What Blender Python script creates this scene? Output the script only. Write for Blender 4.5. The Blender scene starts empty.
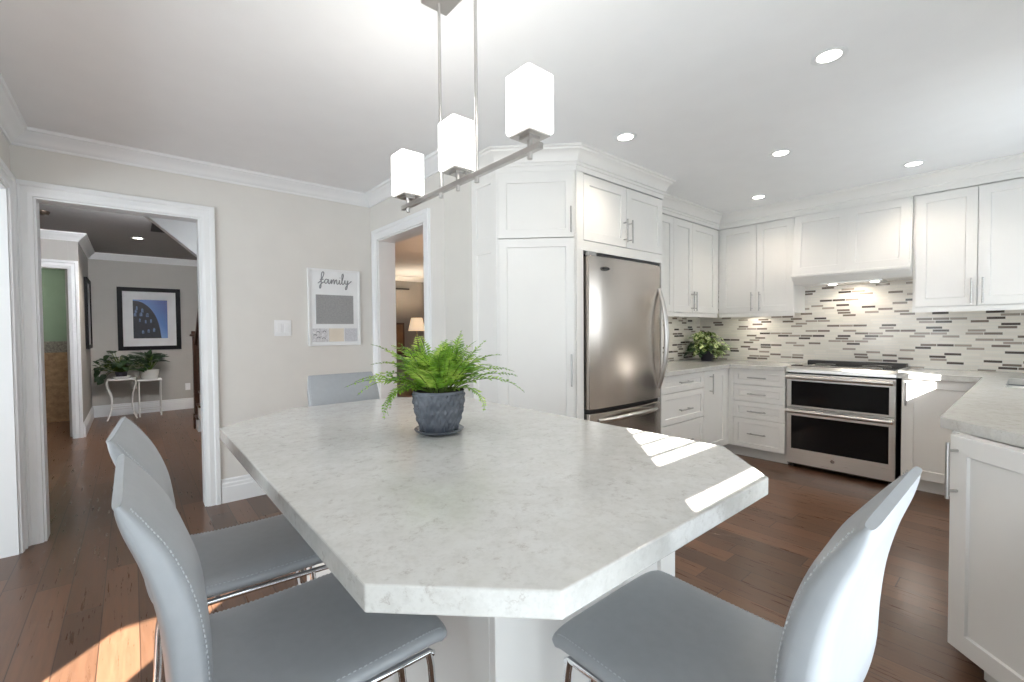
import bpy, bmesh, math, random
from mathutils import Vector, Matrix

# ------------------------------------------------------------------ camera, world, sun, big lights, exposure
S = bpy.context.scene
COL = S.collection
PI = math.pi
rnd = random.Random(7)

yaw, pitch, roll = math.radians(49.6217), math.radians(-1.3998), math.radians(-0.4585)
fw = Vector((math.cos(yaw)*math.cos(pitch), math.sin(yaw)*math.cos(pitch), math.sin(pitch)))
rt = Vector((math.sin(yaw), -math.cos(yaw), 0)); up = rt.cross(fw)
cr, sr = math.cos(roll), math.sin(roll)
rt2 = cr*rt + sr*up; up2 = -sr*rt + cr*up
cam = bpy.data.cameras.new('camera'); camo = bpy.data.objects.new('camera', cam); COL.objects.link(camo)
camo.matrix_world = Matrix(((rt2.x, up2.x, -fw.x, 0), (rt2.y, up2.y, -fw.y, 0), (rt2.z, up2.z, -fw.z, 1.27), (0, 0, 0, 1)))
cam.sensor_width = 36; cam.lens = 447.485/1024*36; cam.clip_start = 0.03
S.camera = camo

w = bpy.data.worlds.new('world'); S.world = w; w.use_nodes = True
bg = w.node_tree.nodes['Background']; bg.inputs[0].default_value = (0.75, 0.87, 1.0, 1); bg.inputs[1].default_value = 1.5

def light(name, kind, loc, energy, col=(1, 1, 1), rot=None, aim=None, **kw):
    l = bpy.data.lights.new(name, kind); l.energy = energy; l.color = col
    for k, v in kw.items(): setattr(l, k, v)
    o = bpy.data.objects.new(name, l); COL.objects.link(o); o.location = loc
    if aim is not None: o.rotation_euler = Vector(aim).to_track_quat('-Z', 'Y').to_euler()
    return o

SUN = Vector((1, 1, -0.661)).normalized()
light('sun', 'SUN', (-6, -6, 6), 70, (1.0, 0.95, 0.89), aim=SUN, angle=math.radians(0.35))
COOL = (0.84, 0.93, 1.0)
light('patio_window_light', 'AREA', (0.75, -0.40, 1.25), 33, COOL, aim=(0, 1, 0.55), shape='RECTANGLE', size=2.1, size_y=1.9)
light('hall_fill_light', 'AREA', (1.1, 4.35, 1.6), 8, (0.90, 0.95, 1.0), aim=(-0.42, 1, 0.08), shape='RECTANGLE', size=1.0, size_y=1.4)  # added unseen fill to brighten the stair panel and hall
light('hall_overhead_fill_light', 'AREA', (0.1, 5.4, 2.44), 64, (0.97, 0.97, 1.0), aim=(-0.05, 0.85, -0.45), shape='RECTANGLE', size=1.0, size_y=0.3)  # unseen area lamp added overhead to lift the hall walls
light('bathroom_fill_light', 'AREA', (-1.6, 8.4, 2.4), 14, (1.0, 0.97, 0.92), aim=(0, 0.3, -1), shape='DISK', size=0.4)  # unseen lamp added so the green room is not black
light('sink_window_light', 'AREA', (3.9, -0.37, 1.6), 12, COOL, aim=(0, 1, 0.3), shape='RECTANGLE', size=1.3, size_y=0.9)
light('dining_window_light', 'AREA', (-2.9, 1.5, 1.3), 85, COOL, aim=(1, 0.25, 0.3), shape='RECTANGLE', size=2.6, size_y=1.9)
S.view_settings.view_transform = 'Standard'; S.view_settings.look = 'None'
S.view_settings.exposure = 0.08; S.view_settings.gamma = 1.0; S.view_settings.use_curve_mapping = False

# ------------------------------------------------------------------ materials
def srgb(r, g, b):
    f = lambda c: (c/255/12.92) if c/255 <= 0.04045 else ((c/255+0.055)/1.055)**2.4
    return (f(r), f(g), f(b), 1)

class NT:
    """small node helper"""
    def __init__(s, name):
        s.m = bpy.data.materials.new(name); s.m.use_nodes = True; s.t = s.m.node_tree
        s.p = s.t.nodes['Principled BSDF']
    def n(s, typ, **kw):
        o = s.t.nodes.new(typ)
        for k, v in kw.items(): setattr(o, k, v)
        return o
    def l(s, a, b): s.t.links.new(a, b)
    def setv(s, sock, v):
        if hasattr(v, 'is_output'): s.l(v, sock)
        else: sock.default_value = v
    def math(s, op, a, b=0.0, c=None):
        o = s.n('ShaderNodeMath', operation=op); s.setv(o.inputs[0], a); s.setv(o.inputs[1], b)
        if c is not None: s.setv(o.inputs[2], c)
        return o.outputs[0]
    def ramp(s, fac, stops, const=False):
        o = s.n('ShaderNodeValToRGB'); cr = o.color_ramp
        if const: cr.interpolation = 'CONSTANT'
        while len(cr.elements) < len(stops): cr.elements.new(0.5)
        for e, (p, c) in zip(cr.elements, stops): e.position = p; e.color = c
        s.l(fac, o.inputs[0]); return o.outputs[0]
    def mix(s, fac, a, b, mode='MIX'):
        o = s.n('ShaderNodeMix', data_type='RGBA', blend_type=mode)
        s.setv(o.inputs[0], fac); s.setv(o.inputs[6], a); s.setv(o.inputs[7], b); return o.outputs[2]
    def coords(s, which='Object'):
        return s.n('ShaderNodeTexCoord').outputs[which]
    def scale(s, v, sc, loc=(0, 0, 0)):
        o = s.n('ShaderNodeMapping'); s.l(v, o.inputs[0]); o.inputs[3].default_value = sc; o.inputs[1].default_value = loc
        return o.outputs[0]
    def noise(s, v, scale, detail=3, rough=0.5):
        o = s.n('ShaderNodeTexNoise'); s.l(v, o.inputs['Vector']); o.inputs['Scale'].default_value = scale
        o.inputs['Detail'].default_value = detail; o.inputs['Roughness'].default_value = rough
        return o.outputs[0]
    def bump(s, h, strength=0.2, dist=0.01):
        o = s.n('ShaderNodeBump'); o.inputs['Strength'].default_value = strength; o.inputs['Distance'].default_value = dist
        s.l(h, o.inputs['Height']); s.l(o.outputs[0], s.p.inputs['Normal'])

def plain(name, col, rough=0.5, metal=0.0, var=0.04, nscale=6.0, coat=0.0, spec=None):
    t = NT(name); p = t.p
    nz = t.noise(t.coords(), nscale, 4)
    c0 = tuple(min(1, c*(1-var)) for c in col[:3])+(1,); c1 = tuple(min(1, c*(1+var)) for c in col[:3])+(1,)
    t.l(t.ramp(nz, [(0.3, c0), (0.7, c1)]), p.inputs['Base Color'])
    p.inputs['Roughness'].default_value = rough; p.inputs['Metallic'].default_value = metal
    p.inputs['Coat Weight'].default_value = coat
    if spec is not None: p.inputs['Specular IOR Level'].default_value = spec
    return t.m

def emit(name, col, strength):
    t = NT(name); t.p.inputs['Base Color'].default_value = col
    t.p.inputs['Emission Color'].default_value = col; t.p.inputs['Emission Strength'].default_value = strength
    return t.m

def brushed(name, col, rough=0.3, axis=(1, 1, 60), lo=0.8):
    t = NT(name); p = t.p
    nz = t.noise(t.scale(t.coords(), axis), 5, 3)
    p.inputs['Metallic'].default_value = 1.0
    c0 = tuple(c*lo for c in col[:3])+(1,)
    t.l(t.ramp(nz, [(0.3, c0), (0.7, col)]), p.inputs['Base Color'])
    t.l(t.math('MULTIPLY_ADD', nz, 0.12, rough-0.06), p.inputs['Roughness'])
    t.bump(nz, 0.008, 0.001)
    return t.m

M = {}
M['wall'] = plain('painted_wall', srgb(226, 224, 219), 0.75, var=0.015)
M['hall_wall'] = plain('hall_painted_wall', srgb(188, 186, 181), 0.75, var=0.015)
M['green_wall'] = plain('green_painted_wall', srgb(128, 150, 128), 0.7, var=0.02)
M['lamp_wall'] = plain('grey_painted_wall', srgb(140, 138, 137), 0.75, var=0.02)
M['ceiling'] = plain('ceiling_paint', srgb(246, 247, 248), 0.85, var=0.01)
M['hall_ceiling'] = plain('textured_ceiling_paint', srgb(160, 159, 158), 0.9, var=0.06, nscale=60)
M['trim'] = plain('white_trim_paint', srgb(240, 242, 243), 0.35, var=0.01)
M['cab'] = plain('white_cabinet_lacquer', srgb(238, 237, 234), 0.32, var=0.008, coat=0.15)
M['toe'] = plain('white_toe_kick', srgb(222, 221, 218), 0.5, var=0.02)
M['dark'] = plain('dark_panel', (0.012, 0.012, 0.013, 1), 0.6)
M['black_plastic'] = plain('black_plastic', (0.015, 0.015, 0.016, 1), 0.35)
M['steel'] = brushed('brushed_steel', (0.54, 0.495, 0.455, 1), 0.24, (60, 60, 0.8), 0.93)
M['steel_h'] = brushed('brushed_steel_range', (0.80, 0.79, 0.77, 1), 0.3, (1, 1, 30), 0.94)
M['sink_steel'] = brushed('shade_darkened_sink_steel', (0.20, 0.22, 0.26, 1), 0.3, (3, 3, 3), 0.9)  # steel colour darkened to carry the shade inside the bowl
M['nickel'] = brushed('satin_nickel', (0.62, 0.60, 0.58, 1), 0.3, (3, 3, 3), 0.9)
M['handle'] = brushed('brushed_bar_handle', (0.55, 0.54, 0.53, 1), 0.3, (3, 3, 20), 0.85)
M['chrome'] = plain('chrome', (0.82, 0.83, 0.85, 1), 0.07, 1.0, var=0.01)
M['glass_black'] = plain('black_oven_glass', (0.006, 0.006, 0.007, 1), 0.05, var=0.0, spec=0.22)
M['leather'] = plain('grey_leather', srgb(160, 164, 168), 0.36, var=0.03, nscale=40)
M['stitch'] = plain('pale_stitching', srgb(186, 190, 194), 0.6)
def frond_mat():
    t = NT('fern_green'); a = t.noise(t.coords(), 16, 3, 0.6)
    t.l(t.ramp(a, [(0.32, srgb(76, 124, 34)), (0.5, srgb(136, 180, 58)), (0.68, srgb(196, 218, 104))]), t.p.inputs['Base Color'])
    t.p.inputs['Roughness'].default_value = 0.45
    return t.m
M['frond'] = frond_mat()
M['fern_stem'] = plain('fern_stem_green', srgb(88, 110, 40), 0.6)
M['dark_leaf'] = plain('dark_green_leaf', srgb(38, 62, 34), 0.3, var=0.4, nscale=8)
M['soil'] = plain('potting_soil', (0.03, 0.02, 0.013, 1), 0.9, var=0.5, nscale=60)
M['white_pot'] = plain('white_ceramic', srgb(225, 225, 222), 0.25)
M['dark_pot'] = plain('dark_violet_pot', srgb(62, 58, 70), 0.4)
M['white_metal'] = plain('white_painted_metal', srgb(226, 226, 224), 0.4)
M['black_frame'] = plain('black_picture_frame', (0.006, 0.006, 0.007, 1), 0.5, spec=0.2)
M['mat'] = plain('white_mat_board', srgb(222, 224, 226), 0.8)
M['dark_wood'] = plain('dark_stained_wood', srgb(62, 40, 28), 0.35, var=0.3, nscale=14)
M['shade'] = emit('glowing_opal_glass', (1.0, 0.985, 0.96, 1), 3.2)
M['down'] = emit('downlight_lens', (1.0, 0.96, 0.88, 1), 14)
M['lamp_shade'] = emit('lit_linen_shade', (1.0, 0.82, 0.60, 1), 0.5)
M['chalk'] = plain('grey_felt_board', srgb(160, 162, 163), 0.9, var=0.1, nscale=90)
M['grey_paint'] = plain('grey_lettering', srgb(142, 145, 148), 0.6)
M['board_white'] = plain('white_board_frame', srgb(240, 243, 245), 0.5)
M['pad_cream'] = plain('cream_pad', srgb(228, 220, 206), 0.8)
M['pad_grey'] = plain('speckled_pale_grey_pad', srgb(208, 211, 217), 0.8, var=0.12, nscale=120)
M['pad_print'] = plain('grey_print_pad', srgb(214, 215, 218), 0.8, var=0.22, nscale=70)
M['switch'] = plain('white_switch_plastic', srgb(240, 241, 242), 0.3)
M['brass'] = plain('dark_bronze', srgb(70, 60, 52), 0.35, 0.8)
M['lamp_base'] = plain('grey_turned_lamp_base', srgb(120, 112, 104), 0.4, var=0.15)

def quartz():
    t = NT('pale_quartz'); p = t.p; v = t.coords()
    a = t.noise(v, 11, 8, 0.62); b = t.noise(t.scale(v, (1, 1, 1), (3.1, 1.7, 0)), 34, 6, 0.65); c = t.noise(t.scale(v, (1, 1, 1), (9, 4, 0)), 5, 10, 0.7)
    base = t.ramp(a, [(0.25, srgb(204, 203, 198)), (0.5, srgb(212, 211, 207)), (0.75, srgb(218, 218, 215))])
    sp = t.ramp(b, [(0.48, (0, 0, 0, 1)), (0.62, (1, 1, 1, 1))])
    col = t.mix(t.math('MULTIPLY', sp, 0.35), base, srgb(194, 192, 186))
    fine = t.noise(t.scale(v, (1, 1, 1), (5, 2, 0)), 110, 3, 0.6)
    col = t.mix(t.math('MULTIPLY', t.ramp(fine, [(0.5, (0, 0, 0, 1)), (0.66, (1, 1, 1, 1))]), 0.22), col, srgb(180, 178, 174))
    vein = t.math('ABSOLUTE', t.math('SUBTRACT', c, 0.5))
    vm = t.ramp(vein, [(0.0, (1, 1, 1, 1)), (0.010, (0, 0, 0, 1))])
    col = t.mix(t.math('MULTIPLY', vm, t.math('MULTIPLY', sp, 0.55)), col, srgb(150, 138, 130))
    t.l(col, p.inputs['Base Color']); p.inputs['Roughness'].default_value = 0.13
    p.inputs['Specular IOR Level'].default_value = 0.55
    return t.m
M['quartz'] = quartz()

def floor_mat():
    t = NT('brown_oak_planks'); p = t.p; v = t.coords()
    sx = t.n('ShaderNodeSeparateXYZ'); t.l(v, sx.inputs[0]); X, Y = sx.outputs[0], sx.outputs[1]
    W, LN = 0.128, 1.15
    u = t.math('DIVIDE', X, W); col_i = t.math('FLOOR', u)
    wn = t.n('ShaderNodeTexWhiteNoise', noise_dimensions='1D'); t.l(col_i, wn.inputs['W'])
    vv = t.math('ADD', t.math('DIVIDE', Y, LN), t.math('MULTIPLY', wn.outputs[0], 7.3)); row_i = t.math('FLOOR', vv)
    cmb = t.n('ShaderNodeCombineXYZ'); t.l(col_i, cmb.inputs[0]); t.l(row_i, cmb.inputs[1])
    wn2 = t.n('ShaderNodeTexWhiteNoise', noise_dimensions='2D'); t.l(cmb.outputs[0], wn2.inputs['Vector'])
    rv = wn2.outputs[0]
    off = t.n('ShaderNodeVectorMath', operation='SCALE'); t.l(wn2.outputs[1], off.inputs[0]); off.inputs[3].default_value = 9
    ad = t.n('ShaderNodeVectorMath', operation='ADD'); t.l(v, ad.inputs[0]); t.l(off.outputs[0], ad.inputs[1])
    g = t.noise(t.scale(ad.outputs[0], (26, 1.6, 1)), 2.4, 8, 0.65)
    g2 = t.noise(t.scale(ad.outputs[0], (90, 5, 1)), 2.0, 4, 0.6)
    base = t.ramp(rv, [(0.0, srgb(84, 60, 45)), (0.5, srgb(102, 73, 55)), (1.0, srgb(120, 87, 66))])
    dark = t.ramp(g, [(0.28, (0.70, 0.67, 0.64, 1)), (0.50, (0.92, 0.91, 0.90, 1)), (0.72, (1.15, 1.13, 1.1, 1))])
    col = t.mix(1.0, base, dark, 'MULTIPLY')
    col = t.mix(t.math('MULTIPLY', g2, 0.18), col, srgb(126, 96, 74))
    fx = t.math('FRACT', u); fy = t.math('FRACT', vv)
    ex = t.math('MINIMUM', fx, t.math('SUBTRACT', 1.0, fx)); ey = t.math('MINIMUM', fy, t.math('SUBTRACT', 1.0, fy))
    seam = t.math('MAXIMUM', t.math('LESS_THAN', ex, 0.014), t.math('LESS_THAN', ey, 0.0018))
    col = t.mix(t.math('MULTIPLY', seam, 0.75), col, (0.012, 0.008, 0.006, 1))
    t.l(col, p.inputs['Base Color'])
    t.l(t.math('MULTIPLY_ADD', g, 0.2, 0.20), p.inputs['Roughness'])
    t.bump(t.math('SUBTRACT', t.math('ADD', g, t.math('MULTIPLY', g2, 0.5)), t.math('MULTIPLY', seam, 2.0)), 0.12, 0.002)
    return t.m
M['floor'] = floor_mat()

def mosaic(axis):
    t = NT('glass_strip_mosaic_'+('side' if axis == 'X' else 'range')); p = t.p; v = t.coords()
    sx = t.n('ShaderNodeSeparateXYZ'); t.l(v, sx.inputs[0]); U = sx.outputs[0 if axis == 'X' else 1]; Z = sx.outputs[2]
    H, L = 0.0245, 0.104
    r = t.math('DIVIDE', Z, H); ri = t.math('FLOOR', r)
    wn = t.n('ShaderNodeTexWhiteNoise', noise_dimensions='1D'); t.l(ri, wn.inputs['W'])
    u = t.math('ADD', t.math('DIVIDE', U, L), t.math('MULTIPLY', wn.outputs[0], 57.0)); ui = t.math('FLOOR', u)
    cmb = t.n('ShaderNodeCombineXYZ'); t.l(ui, cmb.inputs[0]); t.l(ri, cmb.inputs[1])
    w2 = t.n('ShaderNodeTexWhiteNoise', noise_dimensions='2D'); t.l(cmb.outputs[0], w2.inputs['Vector'])
    col = t.ramp(w2.outputs[0], [(0.0, srgb(238, 233, 224)), (0.42, srgb(231, 226, 217)), (0.71, srgb(168, 158, 148)), (0.82, srgb(124, 113, 104)), (0.92, srgb(82, 74, 69))], True)
    fx = t.math('FRACT', u); fz = t.math('FRACT', r)
    ex = t.math('MINIMUM', fx, t.math('SUBTRACT', 1.0, fx)); ez = t.math('MINIMUM', fz, t.math('SUBTRACT', 1.0, fz))
    seam = t.math('MAXIMUM', t.math('LESS_THAN', ex, 0.022), t.math('LESS_THAN', ez, 0.13))
    col = t.mix(seam, col, srgb(226, 223, 216))
    t.l(col, p.inputs['Base Color'])
    t.l(t.math('MULTIPLY_ADD', seam, 0.5, 0.12), p.inputs['Roughness'])
    t.bump(t.math('SUBTRACT', 1.0, seam), 0.3, 0.001)
    return t.m
M['mosaic_X'] = mosaic('X'); M['mosaic_Y'] = mosaic('Y')

def tile_mat():
    t = NT('brown_stone_tile'); p = t.p; v = t.coords()
    a = t.noise(v, 14, 6, 0.7)
    t.l(t.ramp(a, [(0.3, srgb(120, 92, 66)), (0.7, srgb(176, 146, 112))]), p.inputs['Base Color']); p.inputs['Roughness'].default_value = 0.4
    return t.m
M['stone_tile'] = tile_mat()
M['border_tile'] = plain('border_mosaic_tile', srgb(120, 116, 108), 0.4, var=0.5, nscale=60)

def pothos_mat():
    t = NT('variegated_leaf'); p = t.p
    a = t.noise(t.coords(), 42, 3, 0.6)
    t.l(t.ramp(a, [(0.36, srgb(62, 104, 38)), (0.47, srgb(128, 160, 72)), (0.56, srgb(222, 228, 178))]), p.inputs['Base Color'])
    p.inputs['Roughness'].default_value = 0.35
    return t.m
M['pothos'] = pothos_mat()

def pot_mat():
    t = NT('glazed_grey_ceramic'); p = t.p
    a = t.noise(t.coords(), 20, 4)
    t.l(t.ramp(a, [(0.3, srgb(78, 83, 92)), (0.7, srgb(108, 113, 122))]), p.inputs['Base Color'])
    p.inputs['Roughness'].default_value = 0.22
    return t.m
M['glaze'] = pot_mat()

def print_mat():
    t = NT('blue_sky_print'); p = t.p; sx = t.n('ShaderNodeSeparateXYZ'); t.l(t.coords('Generated'), sx.inputs[0])
    f = t.math('ADD', t.math('MULTIPLY', sx.outputs[0], 0.5), t.math('MULTIPLY', sx.outputs[2], 0.5))
    t.l(t.ramp(f, [(0.2, srgb(150, 185, 220)), (0.6, srgb(70, 115, 185)), (0.95, srgb(36, 66, 140))]), p.inputs['Base Color'])
    p.inputs['Roughness'].default_value = 0.4
    return t.m
M['print'] = print_mat()
M['print_dark'] = plain('dark_blue_building_print', srgb(20, 26, 40), 0.5, var=0.5, nscale=30)
M['print_light'] = plain('lit_arch_print', srgb(84, 104, 140), 0.5, var=0.5, nscale=30)
M['print_mono'] = plain('pale_photo_print', srgb(196, 200, 204), 0.3, var=0.2, nscale=5)

# ------------------------------------------------------------------ mesh helpers
class MB:
    def __init__(s): s.v = []; s.f = []
    def add(s, vs, fs):
        o = len(s.v); s.v += [tuple(x) for x in vs]; s.f += [tuple(i+o for i in f) for f in fs]; return s
    def box(s, x0, x1, y0, y1, z0, z1):
        vs = [(x, y, z) for z in (z0, z1) for y in (y0, y1) for x in (x0, x1)]
        return s.add(vs, [(0, 2, 3, 1), (4, 5, 7, 6), (0, 1, 5, 4), (2, 6, 7, 3), (0, 4, 6, 2), (1, 3, 7, 5)])
    def prism(s, pts, z0, z1, axis='z'):
        n = len(pts)
        f = {'z': lambda a, b, c: (a, b, c), 'y': lambda a, b, c: (a, c, b), 'x': lambda a, b, c: (c, a, b)}[axis]
        vs = [f(a, b, z0) for a, b in pts]+[f(a, b, z1) for a, b in pts]
        fs = [tuple(range(n))[::-1], tuple(range(n, 2*n))]+[(i, (i+1) % n, n+(i+1) % n, n+i) for i in range(n)]
        return s.add(vs, fs)
    def tube(s, path, r, n=8, caps=True):
        P = [Vector(p) for p in path]; rr = r if isinstance(r, (list, tuple)) else [r]*len(P)
        vs = []; fs = []; prev = None
        for i, p in enumerate(P):
            t = (P[min(i+1, len(P)-1)]-P[max(i-1, 0)]).normalized()
            if prev is None:
                a = Vector((0, 0, 1)) if abs(t.z) < 0.9 else Vector((1, 0, 0)); u = t.cross(a).normalized()
            else:
                u = (prev-t*prev.dot(t)).normalized()
            prev = u; w_ = t.cross(u)
            for k in range(n):
                a = 2*PI*k/n; vs.append(p+(u*math.cos(a)+w_*math.sin(a))*rr[i])
        for i in range(len(P)-1):
            for k in range(n): fs.append((i*n+k, i*n+(k+1) % n, (i+1)*n+(k+1) % n, (i+1)*n+k))
        if caps: fs += [tuple(range(n))[::-1], tuple(range((len(P)-1)*n, len(P)*n))]
        return s.add(vs, fs)
    def lathe(s, prof, n=32, c=(0, 0, 0)):
        vs = []; fs = []; m = len(prof)
        for k in range(n):
            a = 2*PI*k/n
            for r, z in prof: vs.append((c[0]+r*math.cos(a), c[1]+r*math.sin(a), c[2]+z))
        for k in range(n):
            for i in range(m-1):
                a, b = k*m+i, ((k+1) % n)*m+i; fs.append((a, b, b+1, a+1))
        s.add(vs, fs); o = len(s.v)-len(vs)
        if prof[0][0] > 1e-6: s.f.append(tuple(o+k*m for k in range(n))[::-1])
        if prof[-1][0] > 1e-6: s.f.append(tuple(o+k*m+m-1 for k in range(n)))
        return s
    def sweep(s, prof, path, closed=False, z=0.0):
        """prof: (d, z) closed polygon, d offset to the LEFT of the travel direction; path: 2D points"""
        P = [Vector(p) for p in path]; n = len(P); m = len(prof); vs = []; fs = []
        for i, p in enumerate(P):
            d0 = (P[i]-P[i-1]).normalized() if (i or closed) else None
            d1 = (P[(i+1) % n]-P[i]).normalized() if (i < n-1 or closed) else None
            d0 = d0 or d1; d1 = d1 or d0
            n0 = Vector((-d0.y, d0.x)); n1 = Vector((-d1.y, d1.x)); b = (n0+n1).normalized(); k = 1/max(0.2, b.dot(n0))
            for d, zz in prof: q = p+b*(d*k); vs.append((q.x, q.y, zz+z))
        for i in range(n if closed else n-1):
            j = (i+1) % n
            for k in range(m): fs.append((i*m+k, i*m+(k+1) % m, j*m+(k+1) % m, j*m+k))
        if not closed: fs += [tuple(range(m))[::-1], tuple(range((n-1)*m, n*m))]
        return s.add(vs, fs)
    def shaker(s, x0, x1, z0, z1, y=0.0, th=0.02, st=0.062, rec=0.009, ch=0.004):
        """a framed door whose front is at y (facing -y)"""
        a = 0.0015
        R = [(x0, x1, z0, z1, y+th), (x0, x1, z0, z1, y+a), (x0+a, x1-a, z0+a, z1-a, y), (x0+st, x1-st, z0+st, z1-st, y), (x0+st+ch, x1-st-ch, z0+st+ch, z1-st-ch, y+rec)]
        vs = []; fs = []
        for (xa, xb, za, zb, yy) in R: vs += [(xa, yy, za), (xb, yy, za), (xb, yy, zb), (xa, yy, zb)]
        for i in range(len(R)-1):
            for k in range(4): fs.append((i*4+k, i*4+(k+1) % 4, i*4+4+(k+1) % 4, i*4+4+k))
        fs += [(0, 3, 2, 1), tuple(16+k for k in range(4))]
        return s.add(vs, fs)
    def xf(s, mat):
        s.v = [tuple(mat @ Vector(v)) for v in s.v]; return s
    def build(s, name, mat, parent=None, smooth=None, bevel=0.0, seg=2, sub=0):
        me = bpy.data.meshes.new(name); me.from_pydata(s.v, [], s.f)
        bm = bmesh.new(); bm.from_mesh(me); bmesh.ops.recalc_face_normals(bm, faces=bm.faces); bm.to_mesh(me); bm.free()
        me.materials.append(mat)
        if smooth is not None:
            me.polygons.foreach_set('use_smooth', [True]*len(me.polygons))
            if smooth < 180: me.set_sharp_from_angle(angle=math.radians(smooth))
        o = bpy.data.objects.new(name, me); COL.objects.link(o)
        if parent: o.parent = parent
        if bevel:
            b = o.modifiers.new('bevel', 'BEVEL'); b.width = bevel; b.segments = seg; b.limit_method = 'ANGLE'; b.angle_limit = math.radians(40)
        if sub:
            b = o.modifiers.new('sub', 'SUBSURF'); b.levels = sub; b.render_levels = sub
        return o

def tag(o, label, cat, group=None):
    o['label'] = label; o['category'] = cat
    if group: o['group'] = group
    return o
def thing(name, label, cat, loc=(0, 0, 0), rz=0.0, group=None):
    o = bpy.data.objects.new(name, None); COL.objects.link(o); o.location = loc; o.rotation_euler = (0, 0, rz); o.empty_display_size = 0.1
    return tag(o, label, cat, group)
def struct(name, mb, mat, label=None, **kw):
    o = mb.build(name, mat, **kw); o['kind'] = 'structure'
    if label: o['label'] = label
    return o
def copy_tree(o, parent=None):
    c = o.copy(); COL.objects.link(c)
    if parent: c.parent = parent
    for ch in o.children: copy_tree(ch, c)
    return c

# ------------------------------------------------------------------ the room
ZC = 2.48           # ceiling height
XR, YF = 5.17, 2.62  # range wall, fridge wall
b = MB().box(-3.4, 6.2, -0.7, 9.5, -0.06, 0); struct('floor', b, M['floor'], 'dark brown oak plank floor')
b = MB().box(-3.4, 6.2, -0.7, 3.92, ZC, ZC+0.08); struct('ceiling', b, M['ceiling'], 'smooth white kitchen ceiling')
b = MB().box(-3.4, 1.72, 3.921, 9.5, ZC, ZC+0.08); struct('ceiling_hall', b, M['hall_ceiling'], 'grey hall ceiling')
b = MB().box(1.72, 6.2, 3.921, 9.5, ZC, ZC+0.08); struct('ceiling_lounge', b, M['ceiling'], 'ceiling of the room beyond the narrow doorway')
# wall with the hall doorway and the memo board (faces -Y)
YW = 3.92; hx0, hx1, hz = -0.432, 0.395, 2.095
b = MB().box(-0.52, hx0, YW, YW+0.13, 0, ZC).box(hx1, 1.82, YW, YW+0.13, 0, ZC).box(hx0, hx1, YW, YW+0.13, hz, ZC)
struct('wall_left', b, M['wall'], 'greige wall with the hall doorway')
# short wall with the narrow doorway (faces -X), jog and run behind the pantry
XD = 1.666; dy0, dy1, dz = 2.945, 3.765, 2.07
b = MB().box(XD, 1.82, 2.67, dy0, 0, ZC).box(XD, 1.82, dy1, YW, 0, ZC).box(XD, 1.82, dy0, dy1, dz, ZC)
struct('wall_doorway', b, M['wall'], 'greige wall with the narrow doorway')
b = MB().box(1.82, XR+0.12, 2.67, 2.79, 0, ZC); struct('wall_fridge', b, M['wall'], 'wall behind the pantry, refrigerator and pothos')
b = MB().box(XR, XR+0.12, -0.57, 2.67, 0, ZC); struct('wall_range', b, M['wall'], 'wall behind the range')
b = MB().box(1.894, XR, YF, 2.669, 0, ZC); struct('trim_9', b, M['wall'])
# stub of the wall at the picture's left edge, with a wide cased opening
b = MB().box(-0.65, -0.52, 3.80, YW+0.13, 0, ZC).box(-0.65, -0.52, 1.0, 3.80, 2.10, ZC).box(-0.65, -0.52, -0.45, 1.0, 0, ZC)
struct('wall_dining', b, M['wall'], 'wall end with cased opening at the left edge')
# wall behind the camera: patio window with blind slats, sink window, dining sidelight
YB = -0.45
b = MB()
px0, px1, pz0, pz1 = -0.17, 0.55, 1.495, 2.02
sx0, sx1, sz0, sz1 = 3.33, 3.62, 1.43, 1.78
dx0, dx1 = -3.18, -2.63
b.box(-3.4, dx0, YB-0.12, YB, 0, ZC).box(dx0, dx1, YB-0.12, YB, 2.05, ZC).box(dx1, px0, YB-0.12, YB, 0, ZC)
b.box(px0, px1, YB-0.12, YB, 0, pz0).box(px0, px1, YB-0.12, YB, pz1, ZC).box(px1, sx0, YB-0.12, YB, 0, ZC)
b.box(sx0, sx1, YB-0.12, YB, 0, sz0).box(sx0, sx1, YB-0.12, YB, sz1, ZC).box(sx1, XR+0.12, YB-0.12, YB, 0, ZC)
struct('wall_back', b, M['wall'], 'wall with windows behind the viewer')
b = MB()
for z0, z1 in ((1.532, 1.541), (1.549, 1.604), (1.613, 1.617), (1.623, 1.634), (1.675, 1.681), (1.735, 1.740), (1.80, 1.806)):
    b.box(px0, px1, YB-0.02, YB-0.005, z0, z1)
struct('window_1', b, M['trim'], 'horizontal blind slats in the window behind the viewer')
b = MB().box(-3.4, -3.28, YB, 9.5, 0, ZC); struct('wall_far_left', b, M['wall'])
b = MB().box(-3.28, -0.65, 3.92, 4.05, 0, ZC); struct('wall_dining_end', b, M['wall'])
# hall
HY = 9.2
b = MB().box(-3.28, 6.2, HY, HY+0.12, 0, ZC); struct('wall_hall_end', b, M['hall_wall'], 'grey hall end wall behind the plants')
b = MB().box(-0.60, -0.47, 7.69, HY, 0, ZC); struct('wall_hall_jog', b, M['hall_wall'], 'short hall wall with the narrow picture')
gz = 2.06
b = MB().box(-0.556, -0.47, 7.55, 7.6895, 0, ZC).box(-1.40, -0.5565, 7.55, 7.6895, gz, ZC).box(-3.28, -1.4005, 7.55, 7.6895, 0, ZC)
struct('wall_bathroom_door', b, M['hall_wall'], 'hall wall with the door to the green room')
b = MB().box(-3.2, -0.60, HY-0.05, HY-0.001, 0, ZC); struct('wall_bathroom', b, M['green_wall'], 'green painted wall')
b = MB().box(-3.2, -0.601, HY-0.07, HY-0.051, 0.0, 1.0); struct('trim_1', b, M['stone_tile'], 'brown stone tile on the lower green wall')
b = MB().box(-3.2, -0.601, HY-0.075, HY-0.051, 1.0, 1.16); struct('trim_2', b, M['border_tile'], 'mosaic tile border above the brown tile')
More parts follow.
